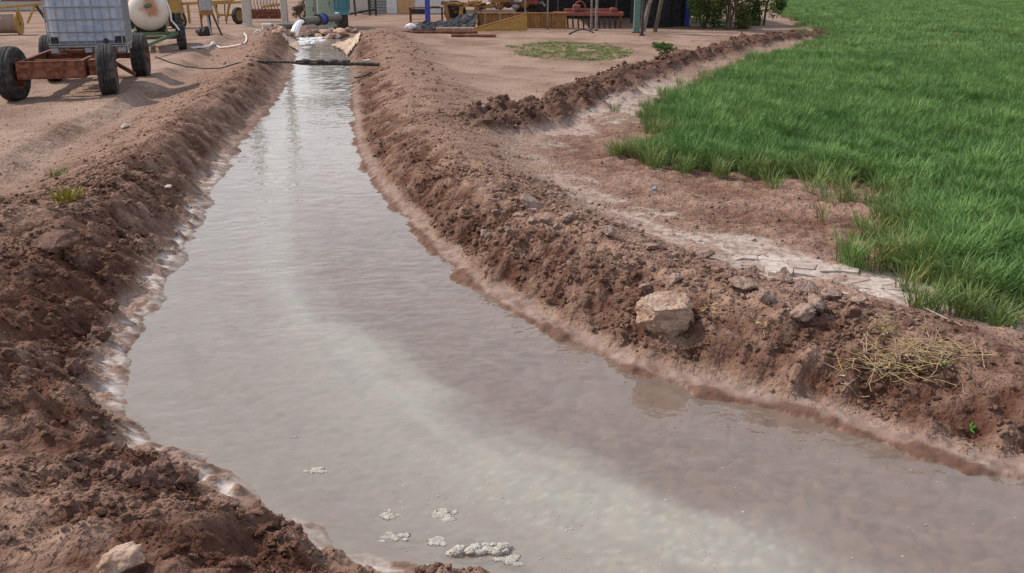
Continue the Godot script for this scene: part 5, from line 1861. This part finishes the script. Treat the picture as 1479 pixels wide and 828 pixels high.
	for q in [[1016, 40, 1.9, 0.75, 901, "light green leafy shrub right of the dark blue post", 3000, Color(0.09, 0.15, 0.04), Color(0.16, 0.25, 0.08), 3], [1052, 43, 2.6, 1.0, 902, "dense olive green shrub tree between two lighter shrubs", 5200, Color(0.055, 0.075, 0.02), Color(0.12, 0.14, 0.045), 4], [1100, 36, 2.3, 0.8, 903, "dark green shrub tree with bent trunk at the field corner", 2600, g0, g1, 2]]:
		var p := P(q[0], q[1], 0.13)
		tree("shrub_tree", Vector3(p.x, 0.1, p.z), q[2], Vector3(q[3] * 1.1, q[2] * 0.53, q[3]), q[4], int(q[6] * 1.8), 0.055, q[7], q[8], q[9], q[5])
	var pp := P(960, 78, 0.14)
	tree("small_shrub", Vector3(pp.x, 0.12, pp.z), 0.30, Vector3(0.34, 0.17, 0.22), 911, 900, 0.035, Color(0.07, 0.14, 0.03), Color(0.13, 0.22, 0.06), 3, "small green shrub beside the dug ridge")

func build_small_plants() -> void:
	grass_plant("grass_tuft", 85, 254, 0.2, 951, 60, 0.10, 0.007, Color(0.14, 0.20, 0.05), "little green grass tuft in the trough beside the yard", 0.10)
	grass_plant("yellowing_plant", 98, 290, 0.25, 952, 60, 0.13, 0.016, Color(0.22, 0.20, 0.03), "yellow green leafy weed behind the wagon side crest", 0.10, 0.9)
	grass_plant("seedling", 1401, 622, 0.15, 953, 9, 0.05, 0.014, Color(0.12, 0.30, 0.05), "tiny bright green seedling on the wet bank foot", 0.01, 1.2)
	grass_plant("seedling", 1362, 531, 0.3, 954, 8, 0.05, 0.012, Color(0.12, 0.26, 0.05), "tiny green seedling among the dry weeds", 0.01, 1.0)
	grass_plant("grass_tuft", 1240, 328, 0.1, 955, 26, 0.14, 0.007, Color(0.10, 0.20, 0.05), "lone thin grass tuft on the red soil before the wheat", 0.06)
	grass_plant("grass_tuft", 1245, 375, 0.1, 956, 20, 0.16, 0.007, Color(0.10, 0.20, 0.05), "lone thin grass tuft on the cracked pale mud", 0.05)
	dry_heap(1310, 520, 0.30, 0.10, 230, 961, "tangled heap of dry straw weeds on the bank crest", 40, 0.09)
	dry_heap(1275, 480, 0.07, 0.05, 90, 962, "upright clump of dry straw on the bank crest", 10, 0.12)
	dry_heap(1030, 455, 0.10, 0.06, 26, 963, "thin dry straw wisps beside the large tan stone", 8, 0.06)
	dry_heap(1100, 480, 0.10, 0.05, 14, 964, "few dry stems on the slope right of the large stone", 4, 0.04)
	dry_heap(690, 245, 0.14, 0.10, 40, 965, "short dry grass on the far part of the bank crest", 10, 0.05)
	dry_heap(575, 165, 0.16, 0.10, 36, 966, "pale dry grass on the bank near the crossing pole", 10, 0.06)
	dry_heap(1000, 285, 0.18, 0.14, 36, 967, "scattered dry straw on the red tilled soil", 6, 0.02)
	dry_heap(1470, 465, 0.10, 0.08, 50, 968, "dry straw litter at the edge of the wheat", 12, 0.05)
	# single twigs
	var r := RandomNumberGenerator.new()
	r.seed = 12
	for q in [[[[1312, 443], [1335, 448], [1360, 460], [1390, 474]], 0.005, "bare pale twig lying on the smooth bank end"], [[[1390, 560], [1395, 575], [1425, 560], [1420, 530], [1415, 505], [1395, 510]], 0.0026, "looping pale root standing in the dry weeds"]]:
		var st := nst()
		var pts := []
		for w in q[0]:
			var g := hit(w[0], w[1]) + Vector3(0, 0.012, 0)
			pts.append(g)
		var many := []
		for z in pts.size() - 1:
			for u in 5: many.append(pts[z].cubic_interpolate(pts[z + 1], pts[maxi(z - 1, 0)], pts[mini(z + 2, pts.size() - 1)], u / 5.0))
		many.append(pts[pts.size() - 1])
		tube(st, many, q[1], 6, q[1] * 0.6)
		tag(part("twig", st, M.twig), q[2], "twig")
	var s2 := nst()
	var g2 := hit(204, 416) + Vector3(0, 0.01, 0)
	tube(s2, [g2 + Vector3(-0.06, 0, 0.02), g2, g2 + Vector3(0.05, 0.02, -0.05)], 0.005, 6, 0.004)
	tag(part("twig", s2, M.twig), "short pale twig above the salt crust", "twig")

func _ready() -> void:
	# camera
	var cam := Camera3D.new()
	cam.name = "camera"
	cam.fov = rad_to_deg(2.0 * atan(414.0 / FOCAL))
	cam.position = Vector3(0, EYE_HEIGHT, 0)
	cam.rotation = Vector3(-pitch, 0, 0)
	cam.near = 0.1
	cam.far = 400.0
	add_child(cam)
	# hazy bright sky
	var sm_ := ProceduralSkyMaterial.new()
	sm_.sky_top_color = Color(0.70, 0.74, 0.82)
	sm_.sky_horizon_color = Color(1.0, 1.0, 1.0)
	sm_.sky_curve = 0.25
	sm_.ground_bottom_color = Color(0.45, 0.38, 0.33)
	sm_.ground_horizon_color = Color(0.70, 0.68, 0.66)
	var sky := Sky.new()
	sky.sky_material = sm_
	var env := Environment.new()
	env.background_mode = Environment.BG_SKY
	env.sky = sky
	env.tonemap_mode = Environment.TONE_MAPPER_LINEAR
	env.tonemap_exposure = 1.12
	env.background_energy_multiplier = 1.0
	env.sdfgi_enabled = true
	env.ssao_enabled = true
	env.ssil_enabled = true
	var we := WorldEnvironment.new()
	we.name = "world_environment"
	we.environment = env
	add_child(we)
	var sun := DirectionalLight3D.new()
	sun.name = "sun"
	sun.light_energy = 1.2
	sun.light_color = Color(1.0, 0.955, 0.90)
	sun.light_angular_distance = 1.5
	sun.shadow_enabled = true
	add_child(sun)
	sun.look_at_from_position(Vector3.ZERO, Vector3(0.62, -0.70, 0.24))

	rng.seed = 20240611
	n_edge.seed = 1; n_edge.frequency = 1.5; n_edge.fractal_octaves = 2
	n_big.seed = 2; n_big.frequency = 0.45; n_big.fractal_octaves = 2
	n_mid.seed = 3; n_mid.frequency = 6.0; n_mid.fractal_octaves = 2
	n_fine.seed = 4; n_fine.frequency = 22.0; n_fine.fractal_octaves = 2
	n_lump.seed = 5; n_lump.noise_type = FastNoiseLite.TYPE_CELLULAR; n_lump.frequency = 7.0; n_lump.fractal_octaves = 1; n_lump.cellular_return_type = FastNoiseLite.RETURN_DISTANCE
	n_lump.fractal_type = FastNoiseLite.FRACTAL_NONE
	n_crumb.seed = 6; n_crumb.noise_type = FastNoiseLite.TYPE_CELLULAR; n_crumb.frequency = 17.0; n_crumb.fractal_octaves = 1; n_crumb.cellular_return_type = FastNoiseLite.RETURN_DISTANCE
	n_scale.seed = 7; n_scale.noise_type = FastNoiseLite.TYPE_CELLULAR; n_scale.frequency = 6.0; n_scale.fractal_type = FastNoiseLite.FRACTAL_NONE; n_scale.cellular_return_type = FastNoiseLite.RETURN_DISTANCE2_SUB
	n_salt.seed = 17; n_salt.frequency = 5.0; n_salt.fractal_octaves = 5; n_salt.fractal_gain = 0.65
	make_materials()
	var bc := StandardMaterial3D.new()
	bc.albedo_color = lin(0.20, 0.25, 0.40)
	M["blue_cap"] = bc
	var pt := StandardMaterial3D.new()
	pt.vertex_color_use_as_albedo = true
	pt.roughness = 0.6
	M["painted"] = pt
	trace_lines()
	fill_caches()
	print("caches ", Time.get_ticks_msec())
	build_ground()
	print("ground ", Time.get_ticks_msec())
	build_water()
	print("water ", Time.get_ticks_msec())
	build_mud_plates()
	build_wheat()
	print("wheat ", Time.get_ticks_msec())
	build_wagon()
	build_tank_trailer()
	build_pump()
	build_far_left()
	build_far_right()
	build_crossing()
	print("things ", Time.get_ticks_msec())
	build_clods()
	build_stones()
	build_small_plants()
	build_foam()
	print("done ", Time.get_ticks_msec())
